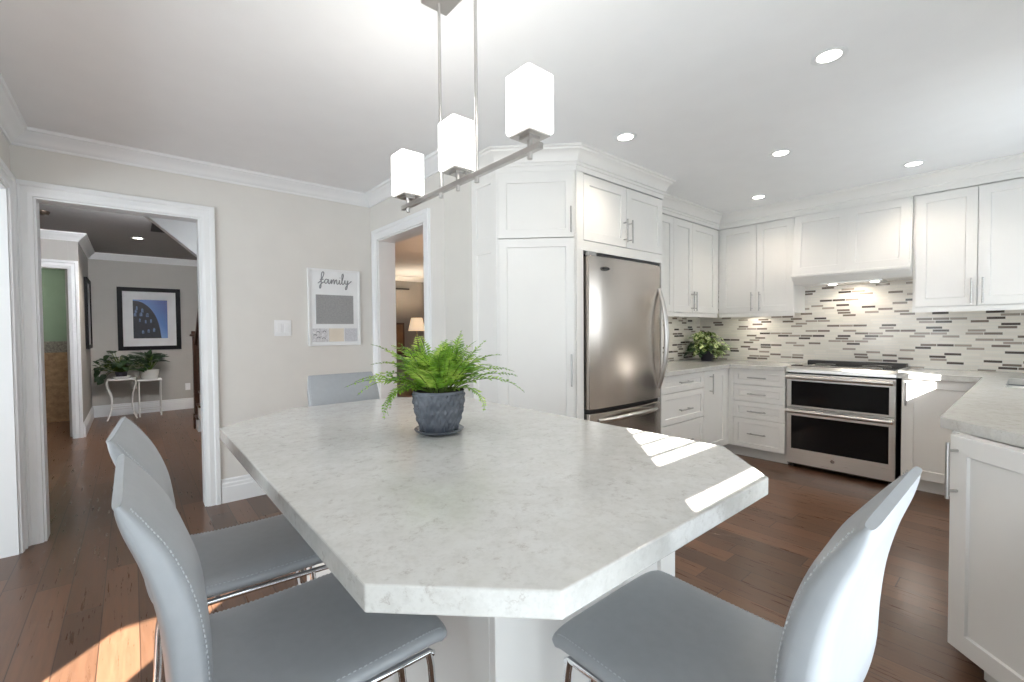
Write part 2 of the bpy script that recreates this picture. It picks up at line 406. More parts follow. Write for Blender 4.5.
b = MB().box(1.69, 1.82, 4.05, HY, 0, ZC); struct('wall_hall_right', b, M['hall_wall'])
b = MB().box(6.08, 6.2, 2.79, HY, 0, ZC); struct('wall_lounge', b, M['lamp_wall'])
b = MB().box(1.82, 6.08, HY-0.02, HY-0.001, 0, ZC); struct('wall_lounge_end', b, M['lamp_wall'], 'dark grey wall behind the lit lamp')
b = MB().prism([(-0.15, ZC-0.001), (-0.15, 2.52-0.0), (0.146, 2.266), (0.474, 1.98), (1.2, 1.35), (1.69, 1.35), (1.69, ZC-0.001)][0:1]+[(-0.10, ZC-0.001), (0.146, 2.266), (0.474, 1.98), (0.74, 1.75), (0.74, ZC-0.001)], 5.0, 5.12, 'y')
struct('trim_3', b, M['trim'], 'white sloping underside panel of the upper stair flight')
b = MB().box(0.20, 0.75, 6.30, 6.80, ZC-0.012, ZC-0.001); struct('trim_4', b, M['dark'], 'flat dark panel on the ceiling beside the stair')  # thin panel, no recess cut; the darkness is all in its colour

# baseboards
bp = [(0, 0), (0.02, 0), (0.02, 0.115), (0.015, 0.122), (0.015, 0.14), (0.009, 0.15), (0.009, 0.168), (0.003, 0.178), (0, 0.178)]
def base(name, path, label=None, mat='trim'): return struct(name, MB().sweep(bp, path), M[mat], label, smooth=30)
base('baseboard_left', [(0.394+0.09, YW), (XD, YW), (XD, dy1+0.09)][::-1], 'white baseboard under the memo board')
base('baseboard_doorway', [(XD, dy0-0.09), (XD, 2.67), (1.893, 2.67)][::-1])
base('baseboard_hall', [(-0.47, 7.552), (-0.47, HY), (1.69, HY)][::-1], 'white hall baseboard')
# crown mouldings
cp = [(0, -0.098), (0.010, -0.098), (0.014, -0.086), (0.022, -0.080), (0.030, -0.066), (0.052, -0.042), (0.066, -0.032), (0.072, -0.022), (0.082, -0.018), (0.085, -0.001), (0, -0.001)]
def crown(name, path, label=None): return struct(name, MB().sweep(cp, path, z=ZC), M['trim'], label, smooth=25)
crown('trim_5', [(-0.52, -0.44), (-0.52, YW), (XD, YW), (XD, 2.67), (1.893, 2.67)][::-1], 'white crown moulding around the eating area')
crown('trim_6', [(-1.4, 7.55), (-0.47, 7.55), (-0.47, HY), (1.69, HY)][::-1], 'hall crown moulding')
crown('trim_10', [(1.83, HY-0.02), (6.08, HY-0.02)][::-1])

# door casings: U-shaped frames built in the wall's plane
def casing_mb(x0, x1, z1, wd=0.085):
    pr = [(0, 0.0008), (0, 0.013), (0.014, 0.015), (0.022, 0.0185), (wd-0.034, 0.0165), (wd-0.026, 0.025), (wd-0.002, 0.025), (wd, 0.023), (wd, 0.0008)]
    m = MB().sweep(pr, [(x0, 0), (x0, z1), (x1, z1), (x1, 0)])
    m.v = [(x, -t_, z) for x, z, t_ in m.v]
    return m
def casing(name, x0, x1, z1, mat4, depth, label, wd=0.085):
    m = casing_mb(x0, x1, z1, wd)
    m.box(x0+0.0006, x0+0.012, 0.0, depth, 0, z1-0.0125).box(x1-0.012, x1-0.0006, 0.0, depth, 0, z1-0.0125).box(x0+0.0006, x1-0.0006, 0.0, depth, z1-0.012, z1-0.0006)
    m.xf(mat4); return struct(name, m, M['trim'], label, smooth=25)
T = lambda x, y, z, a=0: Matrix.Translation((x, y, z)) @ Matrix.Rotation(a, 4, 'Z')
casing('door_1', hx0, hx1, hz, T(0, YW, 0), 0.13, 'white cased doorway into the hall')
casing('door_2', -dy1, -dy0, dz, T(XD, 0, 0, -PI/2), 0.155, 'narrow white cased doorway to the lamp-lit room')
casing('door_3', 1.0, 3.80, 2.10, T(-0.52, 0, 0, PI/2) , 0.13, 'white casing at the left edge')
d4 = casing('door_4', -1.40, -0.556, gz, T(0, 7.55, 0), 0.13, 'white casing of the green room doorway')
lp = MB().box(-0.572, -0.568, 7.60, 7.64, 0.87, 0.96).build('strike_plate', M['black_plastic'], d4)

# ------------------------------------------------------------------ kitchen cabinets
def bar_handle(parent, cx, cz, L, vertical=True, y=0.0, r=0.0062, so=0.034):
    m = MB(); e = L*0.36
    if vertical:
        m.tube([(cx, y-so, cz-L/2), (cx, y-so, cz+L/2)], r, 10)
        for q in (-e, e): m.tube([(cx, y-so, cz+q), (cx, y+0.001, cz+q)], r*0.8, 8)
    else:
        m.tube([(cx-L/2, y-so, cz), (cx+L/2, y-so, cz)], r, 10)
        for q in (-e, e): m.tube([(cx+q, y-so, cz), (cx+q, y+0.001, cz)], r*0.8, 8)
    return m.build('bar_handle', M['handle'], parent, smooth=40)
def door(parent, x0, x1, z0, z1, handle=None, y=0.0, st=0.062, name='door'):
    d = MB().shaker(x0, x1, z0, z1, y, st=st).build(name, M['cab'], parent)
    if handle: bar_handle(d, *handle[:3], vertical=handle[3] if len(handle) > 3 else True, y=y)
    return d
G = 0.002
R90 = -PI/2
ZB0, ZB1 = 0.10, 0.872      # base door span
# --- three-drawer unit right of the fridge (faces -Y)
FY = 2.011
c = thing('drawer_cabinet', 'white three-drawer base cabinet beside the refrigerator', 'cabinet', (3.335, FY, 0))
MB().box(0, 0.718, 0.0215, 0.60, 0.10, 0.872).build('body', M['cab'], c); MB().box(0, 0.718, 0.075, 0.60, 0, 0.0995).build('toe_kick', M['toe'], c)
for z0, z1, hz_ in ((0.724, 0.872, 0.805), (0.455, 0.718, 0.565), (0.105, 0.449, 0.29)):
    door(c, G, 0.718-G, z0, z1, (0.352, hz_, 0.20, False), st=0.05, name='drawer')
# --- corner cabinet
c = thing('corner_cabinet', 'white corner base cabinet with one narrow door below the pothos', 'cabinet', (4.054, FY, 0))
MB().box(0, 1.10, 0.0215, 0.60, 0.10, 0.872).build('body', M['cab'], c); MB().box(0, 0.56, 0.075, 0.60, 0, 0.0995).build('toe_kick', M['toe'], c)
door(c, 0.006, 0.455, ZB0+.005, ZB1, (0.115, 0.745, 0.19))
MB().box(0.456, 0.505, 0.0, 0.021, 0.105, 0.872).build('filler_strip', M['cab'], c)
# --- four-drawer unit left of the range (faces -X)
RX = 4.559
c = thing('drawer_cabinet', 'white four-drawer base cabinet left of the range', 'cabinet', (RX, 2.009, 0), R90)
MB().box(0, 0.513, 0.0215, 0.60, 0.10, 0.872).build('body', M['cab'], c); MB().box(-0.076, 0.513, 0.075, 0.60, 0, 0.0995).build('toe_kick', M['toe'], c)
MB().box(0.0, 0.045, 0.001, 0.021, 0.105, 0.872).build('filler_strip', M['cab'], c)
for z0, z1, hz_ in ((0.724, 0.872, 0.793), (0.560, 0.718, 0.634), (0.394, 0.554, 0.466), (0.105, 0.388, 0.250)):
    door(c, 0.048, 0.511, z0, z1, (0.275, hz_, 0.165, False), st=0.045, name='drawer')
# --- base cabinet right of the range
c = thing('base_cabinet', 'white single-door base cabinet right of the range', 'cabinet', (RX, 0.684, 0), R90)
MB().box(0, 0.45, 0.0215, 0.60, 0.10, 0.872).build('body', M['cab'], c); MB().box(0, 0.45, 0.075, 0.60, 0, 0.0995).build('toe_kick', M['toe'], c)
door(c, G, 0.445, ZB0+.005, ZB1, (0.030, 0.755, 0.18), st=0.068)
# --- sink run (faces +Y) and its angled end door
c = thing('sink_cabinet', 'white sink base cabinets along the right counter, seen edge-on', 'cabinet', (4.50, 0.205, 0), PI)
MB().box(0, 2.16, 0.0215, 0.64, 0.10, 0.872).build('body', M['cab'], c); MB().box(0, 2.10, 0.075, 0.64, 0, 0.0995).build('toe_kick', M['toe'], c)
for i in range(4):
    x0 = 0.03+i*0.53
    door(c, x0+G, x0+0.53-G, ZB0+.005, ZB1, (x0+(0.47 if i % 2 == 0 else 0.06), 0.755, 0.18))
c = thing('angled_end_cabinet', 'white angled end cabinet with tall bar handle at right edge', 'cabinet', (2.300, 0.205, 0), -3*PI/4)
MB().prism([(0.0, 0.0215), (0.85, 0.0215), (0.85, 0.04), (0.02, 0.05)], 0.10, 0.872).build('body', M['cab'], c)
MB().box(0.06, 0.80, 0.075, 0.085, 0, 0.0995).build('toe_kick', M['toe'], c)
door(c, 0.0, 0.85, 0.09, 0.8715, (0.030, 0.745, 0.205), st=0.066)

# --- upper cabinets, fridge wall
UY, UX = 2.24, 4.84
UZ0, UZ1 = 1.430, 2.318
c = thing('wall_cabinet', 'white three-door wall cabinet above the pothos', 'cabinet', (3.32, UY, 0))
MB().box(0, 1.518, 0.0215, 0.378, 1.42, 2.36).build('body', M['cab'], c)
MB().box(0, 1.50, 0.004, 0.0215, 1.386, 1.425).build('light_rail', M['cab'], c)
door(c, 0.23, 0.60-G, UZ0, UZ1); door(c, 0.60+G, 0.955-G, UZ0, UZ1, (0.928, 1.54, 0.19)); door(c, 0.955+G, 1.45, UZ0, UZ1, (0.982, 1.54, 0.19))
MB().box(1.452, 1.5195, 0.003, 0.021, UZ0, UZ1).build('filler_strip', M['cab'], c)
MB().box(0, 0.228, 0.001, 0.021, UZ0, UZ1).build('filler_strip', M['cab'], c)
# --- upper cabinets, range wall
c = thing('wall_cabinet', 'white two-door wall cabinet left of the hood', 'cabinet', (UX, 2.236, 0), R90)
MB().box(0, 0.716, 0.0215, 0.328, 1.42, 2.36).build('body', M['cab'], c)
MB().box(0.01, 0.716, 0.004, 0.0215, 1.386, 1.425).build('light_rail', M['cab'], c); MB().box(-0.004, 0.0085, 0.002, 0.021, 1.386, 2.36).build('filler_strip', M['cab'], c)
door(c, 0.01, 0.375-G, UZ0, UZ1, (0.338, 1.54, 0.19)); door(c, 0.375+G, 0.714, UZ0, UZ1, (0.413, 1.54, 0.19))
c = thing('wall_cabinet', 'white two-door wall cabinet right of the hood', 'cabinet', (UX, 0.668, 0), R90)
MB().box(0, 0.80, 0.0215, 0.328, 1.42, 2.36).build('body', M['cab'], c)
MB().box(0.0, 0.80, 0.004, 0.0215, 1.386, 1.425).build('light_rail', M['cab'], c)
door(c, 0.018, 0.367-G, UZ0, UZ1, (0.338, 1.54, 0.19)); door(c, 0.367+G, 0.73, UZ0, UZ1, (0.398, 1.54, 0.19))
# --- hood cabinet with sloping front
c = thing('range_hood', 'white panelled range hood cover above the stove', 'range hood', (UX, 1.518, 0), R90)
W_ = 0.848
MB().prism([(0.0, 2.36), (0.328, 2.36), (0.328, 1.68), (0.0, 1.68), (-0.068, 1.735), (-0.068, 1.76), (0.0, 2.318)][::1], 0.0, W_, 'x').build('body', M['cab'], c)
ang = math.atan2(0.068, 0.56)
m = MB().shaker(0.008, W_-0.008, 0, 0.555, 0, 0.014, st=0.07)
m = MB()
def two_panel(m, xs, z0, z1, st):
    for xa, xb in xs: m.shaker(xa, xb, z0, z1, -0.016, 0.015, st=st)
two_panel(m, [(0.008, W_/2), (W_/2, W_-0.008)], 0.0, 0.555, 0.062)
m.xf(Matrix.Translation((0, -0.068, 1.763)) @ Matrix.Rotation(-ang, 4, 'X')); m.build('front_panel', M['cab'], c)
MB().box(-0.002, W_+0.002, -0.092, 0.0, 1.742, 1.766).build('bottom_rail', M['cab'], c, bevel=0.004)
MB().box(0.20, 0.65, 0.05, 0.27, 1.672, 1.6795).build('vent_insert', M['steel_h'], c)
for x in (0.27, 0.58): MB().lathe([(0.0, 1.668), (0.03, 1.668), (0.033, 1.6719)], 20, (x, 0.16, 0)).build('hood_lamp', M['down'], c)
# --- over-fridge cabinet and surround
c = thing('refrigerator_surround', 'white two-door cabinet and side panels around the refrigerator', 'cabinet', (2.272, 2.0, 0))
MB().box(0.0, 1.058, 0.0215, 0.618, 1.806, 2.36).build('body', M['cab'], c)
MB().box(0.0, 0.068, 0.0, 0.618, 0, 1.805).build('side_panel', M['cab'], c); MB().box(1.034, 1.058, 0.0, 0.618, 0, 1.805).build('side_panel', M['cab'], c)
MB().box(0.0, 0.071, 0.0, 0.021, 1.806, 2.36).build('filler_strip', M['cab'], c)
MB().box(0.073, 1.058, 0.002, 0.021, 1.806, 1.874).build('bottom_rail', M['cab'], c)
door(c, 0.074, 0.558-G, 1.878, 2.318, (0.525, 1.995, 0.17)); door(c, 0.558+G, 1.05, 1.878, 2.318, (0.590, 1.995, 0.17))
# --- pantry (front at 45 degrees)
pts = [(1.893, 2.38), (2.268, 2.005), (2.2705, 2.60), (1.90, 2.66), (1.893, 2.66)]
c = thing('pantry_cabinet', 'tall white corner pantry cabinet left of the refrigerator', 'cabinet', (1.893, 2.38, 0), -PI/4)
inv = (Matrix.Translation((1.893, 2.38, 0)) @ Matrix.Rotation(-PI/4, 4, 'Z')).inverted()
pl = [(1.908, 2.392), (2.2695, 2.032), (2.2695, 2.61), (1.908, 2.61)]
q = [inv @ Vector((a, b_, 0)) for a, b_ in pl]
MB().prism([(v.x, v.y) for v in q], 0.10, 2.36).build('body', M['cab'], c)
q2 = [inv @ Vector((a, b_, 0)) for a, b_ in [(1.96, 2.44), (2.2695, 2.10), (2.2695, 2.60), (1.96, 2.60)]]
MB().prism([(v.x, v.y) for v in q2], 0.0, 0.0995).build('toe_kick', M['toe'], c)
MB().box(0.0, 0.013, 0.0, 0.012, 0.10, 2.36).box(0.523, 0.530, 0.0, 0.012, 0.10, 2.36).box(0.0, 0.53, 0.001, 0.013, 2.312, 2.36).build('face_frame', M['cab'], c)
door(c, 0.015, 0.521, 0.105, 1.880, (0.498, 1.00, 0.215), y=-0.014, st=0.055); door(c, 0.015, 0.521, 1.886, 2.308, (0.498, 1.995, 0.17), y=-0.014, st=0.055)
loc = inv @ T(1.893, 2.665, 0, R90)
for z0, z1 in ((0.105, 1.86), (1.86, 2.33)):
    MB().shaker(0.0, 0.283, z0, z1, 0.0, 0.014, st=0.055).xf(loc).build('side_panel', M['cab'], c)

# crown over the cabinets (frieze plus moulding) up to the ceiling
fp = [(-0.012, -0.152), (0.004, -0.152), (0.004, -0.118), (0.010, -0.116), (0.010, -0.098), (0.018, -0.094), (0.021, -0.082), (0.030, -0.058), (0.048, -0.034), (0.056, -0.029), (0.060, -0.018), (0.072, -0.013), (0.074, -0.001), (-0.012, -0.001)]
path = [(1.893, 2.66), (1.893, 2.38), (2.272, 2.001), (3.330, 2.001), (3.330, UY), (UX, UY), (UX, -0.30)]
struct('trim_7', MB().sweep(fp, path[::-1], z=ZC), M['cab'], 'white cabinet crown moulding meeting the ceiling', smooth=25)

# ------------------------------------------------------------------ backsplash and counters
b = MB().box(3.34, XR-0.013, YF-0.011, YF-0.0005, 0.915, 1.43); struct('trim_8', b, M['mosaic_X'], 'mosaic tile backsplash behind the pothos')
b = MB().box(XR-0.012, XR-0.0005, -0.44, YF-0.0005, 0.915, 1.70); struct('trim_11', b, M['mosaic_Y'], 'strip mosaic backsplash behind the range')
c = MB().prism([(3.332, 1.985), (4.533, 1.985), (4.533, 1.494), (5.156, 1.494), (5.156, 2.607), (3.332, 2.607)], 0.8735, 0.914).build('countertop', M['quartz'], bevel=0.004)
tag(c, 'pale quartz L-shaped corner countertop holding the pothos', 'countertop')
c = thing('countertop', 'pale quartz countertop with sink along the right side', 'countertop', (0, 0, 0))
SKx0, SKx1, SKy0, SKy1 = 3.88, 4.56, -0.27, 0.125
m = MB(); Z0, Z1 = 0.8735, 0.914
m.prism([(2.424, 0.246), (1.743, -0.435), (SKx0, -0.435), (SKx0, 0.246)], Z0, Z1)
m.box(SKx0, SKx1, SKy1, 0.246, Z0, Z1).box(SKx0, SKx1, -0.435, SKy0, Z0, Z1)
m.prism([(SKx1, 0.246), (4.533, 0.246), (4.533, 0.706), (5.156, 0.706), (5.156, -0.435), (SKx1, -0.435)][0:1]+[(4.533+0.027, 0.246), (4.533, 0.273), (4.533, 0.706), (5.156, 0.706), (5.156, -0.435), (SKx1, -0.435)][1:], Z0, Z1)
m.prism([(4.533, 0.246), (SKx1, 0.246), (4.533, 0.273)], Z0, Z1)
m.build('slab', M['quartz'], c)
s = tag(MB().box(SKx0-.01, SKx0, SKy0-.01, SKy1+.01, 0.68, 0.8725).box(SKx1, SKx1+.01, SKy0-.01, SKy1+.01, 0.68, 0.8725).box(SKx0, SKx1, SKy1, SKy1+.01, 0.68, 0.8725).box(SKx0, SKx1, SKy0-.01, SKy0, 0.68, 0.8725).box(SKx0-.01, SKx1+.01, SKy0-.01, SKy1+.01, 0.67, 0.68).build('sink', M['sink_steel']), 'stainless undermount sink set into the right counter', 'sink')

# ------------------------------------------------------------------ refrigerator
c = thing('refrigerator', 'stainless bottom-freezer refrigerator between white panels', 'refrigerator', (2.345, 2.0, 0))
FWd = 0.93
MB().box(0.012, FWd, 0.012, 0.60, 0.02, 1.785).build('body', M['black_plastic'], c)
def fdoor(z0, z1, name):
    n = 14; m = MB(); fr = []; x0, x1 = 0.010, 0.888
    for i in range(n+1):
        t_ = i/n; x = x0+(x1-x0)*t_; y = -0.044-0.020*(1-(2*t_-1)**2); fr.append((x, y))
    fr[0] = (x0, -0.036); fr[-1] = (x1, -0.036)
    m.prism([(x0, 0.008)]+fr+[(x1, 0.008)], z0, z1)
    return m.build(name, M['steel'], c, smooth=35, bevel=0.003)
dr = fdoor(0.722, 1.768, 'door'); fz = fdoor(0.06, 0.692, 'freezer_drawer')
MB().box(0.02, 0.90, -0.02, 0.01, 1.770, 1.788).build('hinge_cover', M['black_plastic'], c)
MB().box(0.012, 0.10, -0.03, 0.0, 1.770, 1.80).build('hinge_cap', M['handle'], c, bevel=0.004)
m = MB(); n = 18
pp = []
for i in range(n+1):
    t_ = i/n; pp.append((0.845, -0.048-0.070*math.sin(PI*t_)**0.8, 0.80+0.79*t_))
m.tube(pp, [0.014+0.006*math.sin(PI*i/n) for i in range(n+1)], 10).build('door_handle', M['nickel'], dr, smooth=60)
m = MB(); pp = []
for i in range(n+1):
    t_ = i/n; pp.append((0.09+0.72*t_, -0.052-0.065*math.sin(PI*t_)**0.8, 0.640+0.014*math.sin(PI*t_)))
m.tube(pp, [0.012+0.006*math.sin(PI*i/n) for i in range(n+1)], 10).build('drawer_handle', M['nickel'], fz, smooth=60)
m = MB()
pp = [(0.155+0.032*math.cos(a), -0.0645, 1.688+0.012*math.sin(a)) for a in [2*PI*k/20 for k in range(21)]]
m.tube(pp, 0.0028, 6).box(0.135, 0.196, -0.067, -0.060, 1.684, 1.692)
m.build('badge', M['black_plastic'], dr)['label'] = 'small dark oval badge'

# ------------------------------------------------------------------ range
c = thing('range', 'stainless double-oven range with black glass windows', 'stove', (4.555, 1.4885, 0), R90)
RW = 0.778
MB().box(0.004, RW-0.004, 0.03, 0.585, 0.03, 0.893).build('body', M['black_plastic'], c)
MB().prism([(0.0, 0.868), (-0.012, 0.872), (-0.008, 0.898), (0.04, 0.9225), (0.585, 0.9225), (0.585, 0.894), (0.029, 0.894), (0.029, 0.868)], 0.001, RW-0.001, 'x').build('cooktop_frame', M['steel_h'], c)
MB().box(0.02, RW-0.02, 0.055, 0.50, 0.9226, 0.9265).build('cooktop_glass', M['glass_black'], c)
MB().prism([(0.51, 0.9226), (0.52, 0.952), (0.58, 0.952), (0.58, 0.9226)], 0.02, RW-0.02, 'x').build('rear_vent', M['black_plastic'], c)
for x, y, r in ((0.2, 0.18, 0.09), (0.2, 0.40, 0.075), (0.58, 0.18, 0.075), (0.58, 0.40, 0.10)):
    MB().tube([(x+r*math.cos(2*PI*k/32), y+r*math.sin(2*PI*k/32), 0.9266) for k in range(33)], 0.0012, 4).build('burner_ring', M['handle'], c)
def oven_door(z0, z1, w0, w1, name):
    m = MB(); xa, xb = 0.042, RW-0.046
    m.box(0.006, xa, 0, 0.028, z0, z1).box(xb, RW-0.006, 0, 0.028, z0, z1).box(xa, xb, 0, 0.028, z0, w0).box(xa, xb, 0, 0.028, w1, z1)
    d = m.build(name, M['steel_h'], c)
    MB().box(xa-0.003, xb+0.003, 0.004, 0.02, w0-0.003, w1+0.003).build('window', M['glass_black'], d)
    hz_ = z1-0.026
    m = MB().tube([(0.012, -0.045, hz_), (RW-0.014, -0.045, hz_)], 0.019, 16)
    for x in (0.03, RW-0.032): m.box(x-0.014, x+0.014, -0.04, 0.002, hz_-0.012, hz_+0.012)
    m.build('handle', M['nickel'], d, smooth=50)
    return d
oven_door(0.556, 0.855, 0.572, 0.792, 'upper_oven_door')
d = oven_door(0.045, 0.550, 0.178, 0.478, 'lower_oven_door')
MB().lathe([(0.0, 0.0), (0.015, 0.0), (0.015, 0.003), (0.0, 0.003)], 20).xf(Matrix.Translation((0.36, 0.001, 0.118)) @ Matrix.Rotation(PI/2, 4, 'X')).build('badge', M['chrome'], d)
m = MB()
for k in range(4): m.box(0.06, RW-0.06, 0.045+0, 0.047, 0.20+k*0.075, 0.203+k*0.075)
for sx in (0.02, RW-0.05): MB().box(sx, sx+0.03, 0.06, 0.56, 0, 0.0295).build('foot', M['black_plastic'], c)

# ------------------------------------------------------------------ island
c = thing('kitchen_island', 'white panelled island cabinet under the octagonal quartz top', 'kitchen island', (0, 0, 0))
ix0, ix1, iy0, iy1 = 0.545, 1.235, 0.70, 2.0
MB().box(ix0+0.02, ix1-0.02, iy0+0.02, iy1-0.02, 0.0, 0.8715).build('body', M['cab'], c)
MB().shaker(ix0+0.0, ix1, 0.0, 0.871, iy0, 0.019, st=0.08).build('end_panel', M['cab'], c)
def side(n, w, mat):
    for i in range(n):
        a = w/n
        MB().shaker(i*a, (i+1)*a, 0.0, 0.871, 0, 0.019, st=0.075).xf(mat).build('side_panel', M['cab'], c)
side(2, iy1-iy0-0.04, T(ix0, iy1-0.02, 0, R90)); side(2, iy1-iy0-0.04, T(ix1, iy0+0.02, 0, PI/2))
MB().shaker(0, ix1-ix0, 0.0, 0.871, 0, 0.019, st=0.08).xf(T(ix1, iy1, 0, PI)).build('end_panel', M['cab'], c)
top = [(0.242, 0.610), (0.440, 0.416), (1.151, 0.412), (1.357, 0.610), (1.357, 1.975), (1.07, 2.245), (0.553, 2.245), (0.242, 1.973)]
c = MB().prism(top, 0.872, 0.914).build('island_countertop', M['quartz'], bevel=0.003)
tag(c, 'large octagonal pale quartz island top carrying the fern', 'countertop')

# ------------------------------------------------------------------ bar stools
def catmull(P, k):
    P = [Vector(p) for p in P]; out = []
    for i in range(len(P)-1):
        a, b_, c_, d_ = P[max(i-1, 0)], P[i], P[i+1], P[min(i+2, len(P)-1)]
        for j in range(k):
            t_ = j/k
            out.append(0.5*((2*b_)+(c_-a)*t_+(2*a-5*b_+4*c_-d_)*t_*t_+(3*b_-a-3*c_+d_)*t_**3))
    out.append(P[-1]); return out
def slab_sweep(path, th, wd, ring=24, e=5.0, crown_=0.0, ez=2.6):
    """rounded-rectangle section swept along a (y, z) path; returns MB. th, wd per-point functions of t"""
    m = MB(); n = len(path); vs = []; fs = []
    for i, p in enumerate(path):
        t_ = i/(n-1); a = path[max(i-1, 0)]; b_ = path[min(i+1, n-1)]; d = (b_-a).normalized(); nr = Vector((-d.y, d.x))
        for k in range(ring):
            an = 2*PI*k/ring; ca, sa = math.cos(an), math.sin(an)
            x = math.copysign(abs(ca)**(2/e), ca)*wd(t_)/2; h_ = math.copysign(abs(sa)**(2/ez), sa)*th(t_)/2
            if crown_ > 0 and sa > 0: h_ += crown_*(1-(2*x/wd(t_))**2)
            if crown_ < 0 and sa < 0: h_ += crown_*(1-(2*x/wd(t_))**2)*math.sin(PI*min(1, t_*1.02))
            vs.append((x, p.x+nr.x*h_, p.y+nr.y*h_))
    for i in range(n-1):
        for k in range(ring): fs.append((i*ring+k, i*ring+(k+1) % ring, (i+1)*ring+(k+1) % ring, (i+1)*ring+k))
    m.add(vs, fs); o = 0
    m.f += [tuple(range(ring))[::-1], tuple(range((n-1)*ring, n*ring))]
    return m
def make_stool():
    t = thing('bar_stool', 'stool', 'bar stool')
    # seat: front roll to the rear
    sp = catmull([(0.222, 0.612), (0.214, 0.626), (0.185, 0.632), (0.10, 0.630), (0.0, 0.628), (-0.10, 0.628), (-0.175, 0.634), (-0.205, 0.645)], 5)
    sf = lambda t_: 0.020+0.019*min(1, t_*7)
    wf = lambda t_: 0.36+0.035*min(1, t_*6)
    seat = slab_sweep(sp, sf, wf, 28, 7.0, 0.006).build('seat', M['leather'], t, smooth=60)
    bp_ = catmull([(-0.178, 0.615), (-0.206, 0.640), (-0.218, 0.70), (-0.222, 0.78), (-0.232, 0.86), (-0.253, 0.935), (-0.280, 0.995), (-0.296, 1.030)], 5)
    bt = lambda t_: 0.013+0.041*math.sin(PI*min(1, (t_*0.90+0.13)**1.05))**0.75
    bw = lambda t_: 0.396-0.012*t_-0.10*max(0, t_-0.72)
    back = slab_sweep(bp_, bt, bw, 48, 9.0, -0.016, 4.0).build('backrest', M['leather'], t, smooth=60)
    for sx in (-1, 1):
        for off in (1,):
            m = MB()
            for i in range(2, len(bp_)-3):
                t_ = i/(len(bp_)-1); a, b_ = bp_[i], bp_[i+1]; d = (b_-a).normalized(); nr = Vector((d.y, -d.x))
                h_ = (bt(t_)/2*0.905+0.0003)*off; xx = sx*bw(t_)/2*0.945
                for q in (0.15, 0.65):
                    s0 = a.lerp(b_, q); s1 = a.lerp(b_, q+0.24)
                    m.tube([(xx, s0.x+nr.x*h_, s0.y+nr.y*h_), (xx, s1.x+nr.x*h_, s1.y+nr.y*h_)], 0.0009, 5)
            m.build('stitching', M['stitch'], back)
    for sx in (-1, 1):
        m = MB()
        for i in range(6, len(sp)-6):
            a, b_ = sp[i], sp[i+1]
            for q in (0.1, 0.6):
                s0 = a.lerp(b_, q); s1 = a.lerp(b_, q+0.25); m.tube([(sx*0.1855, s0.x, s0.y+0.0140), (sx*0.1855, s1.x, s1.y+0.0140)], 0.0011, 5)
        m.build('stitching', M['stitch'], seat)
    # chrome side rails under the seat
    for sx in (-1, 1):
        x = sx*0.176
        MB().tube([(x, 0.195, 0.590), (x, 0.185, 0.598), (x, 0.0, 0.599), (x, -0.216, 0.598)], 0.0075, 8).build('seat_rail', M['chrome'], t, smooth=50)
    for y in (0.10, -0.10): MB().tube([(-0.176, y, 0.598), (0.176, y, 0.598)], 0.007, 8).build('cross_rail', M['chrome'], t, smooth=50)
    for sx in (-1, 1):
        for sy in (-1, 1):
            ty0 = 0.185 if sy > 0 else -0.212; ty1 = ty0-sy*(0.062 if sy > 0 else 0.04); fx, fy = sx*0.196, (0.225 if sy > 0 else -0.245)
            m = MB()
            m.tube([(sx*0.176, ty0, 0.598), (sx*0.178, ty0+sy*0.004, 0.57), (fx, fy, 0.006)], 0.008, 8)
            m.tube([(sx*0.176, ty1, 0.598), (sx*0.178, ty1+sy*0.002, 0.57), (fx, fy-sy*0.016, 0.006)], 0.008, 8)
            lg = m.build('leg', M['chrome'], t, smooth=50)
            MB().box(fx-0.011, fx+0.011, fy-0.02 if sy > 0 else fy-0.011, fy+0.011 if sy > 0 else fy+0.02, 0, 0.008).build('foot_pad', M['black_plastic'], lg)
    zf = 0.22; k = 1-zf/0.6
    fxx, fy0, fy1 = 0.176+0.02*k, 0.185+0.04*k, -(0.212+0.033*k)
    for y in (fy0, fy1): MB().tube([(-fxx, y, zf), (fxx, y, zf)], 0.008, 8).build('footrest', M['chrome'], t, smooth=50)
    return t
st = make_stool()
GR = 'grey leather bar stools around the island'
spots = [((0.275, 0.995, 0), R90, 'nearest grey leather bar stool on the left of the island'),
         ((0.262, 1.495, 0), R90-0.065, 'grey leather bar stool behind the nearest left one, toward the hall doorway'),
         ((0.842, 0.424, 0), 0.0, 'grey leather bar stool at right front with pale back turned to the viewer'),
         ((0.900, 2.255, 0), PI, 'grey leather bar stool at the far island end below the memo board')]
for i, (l, r, lab) in enumerate(spots):
    o = st if i == 0 else copy_tree(st)
    o.location = l; o.rotation_euler.z = r; o['label'] = lab; o['group'] = GR

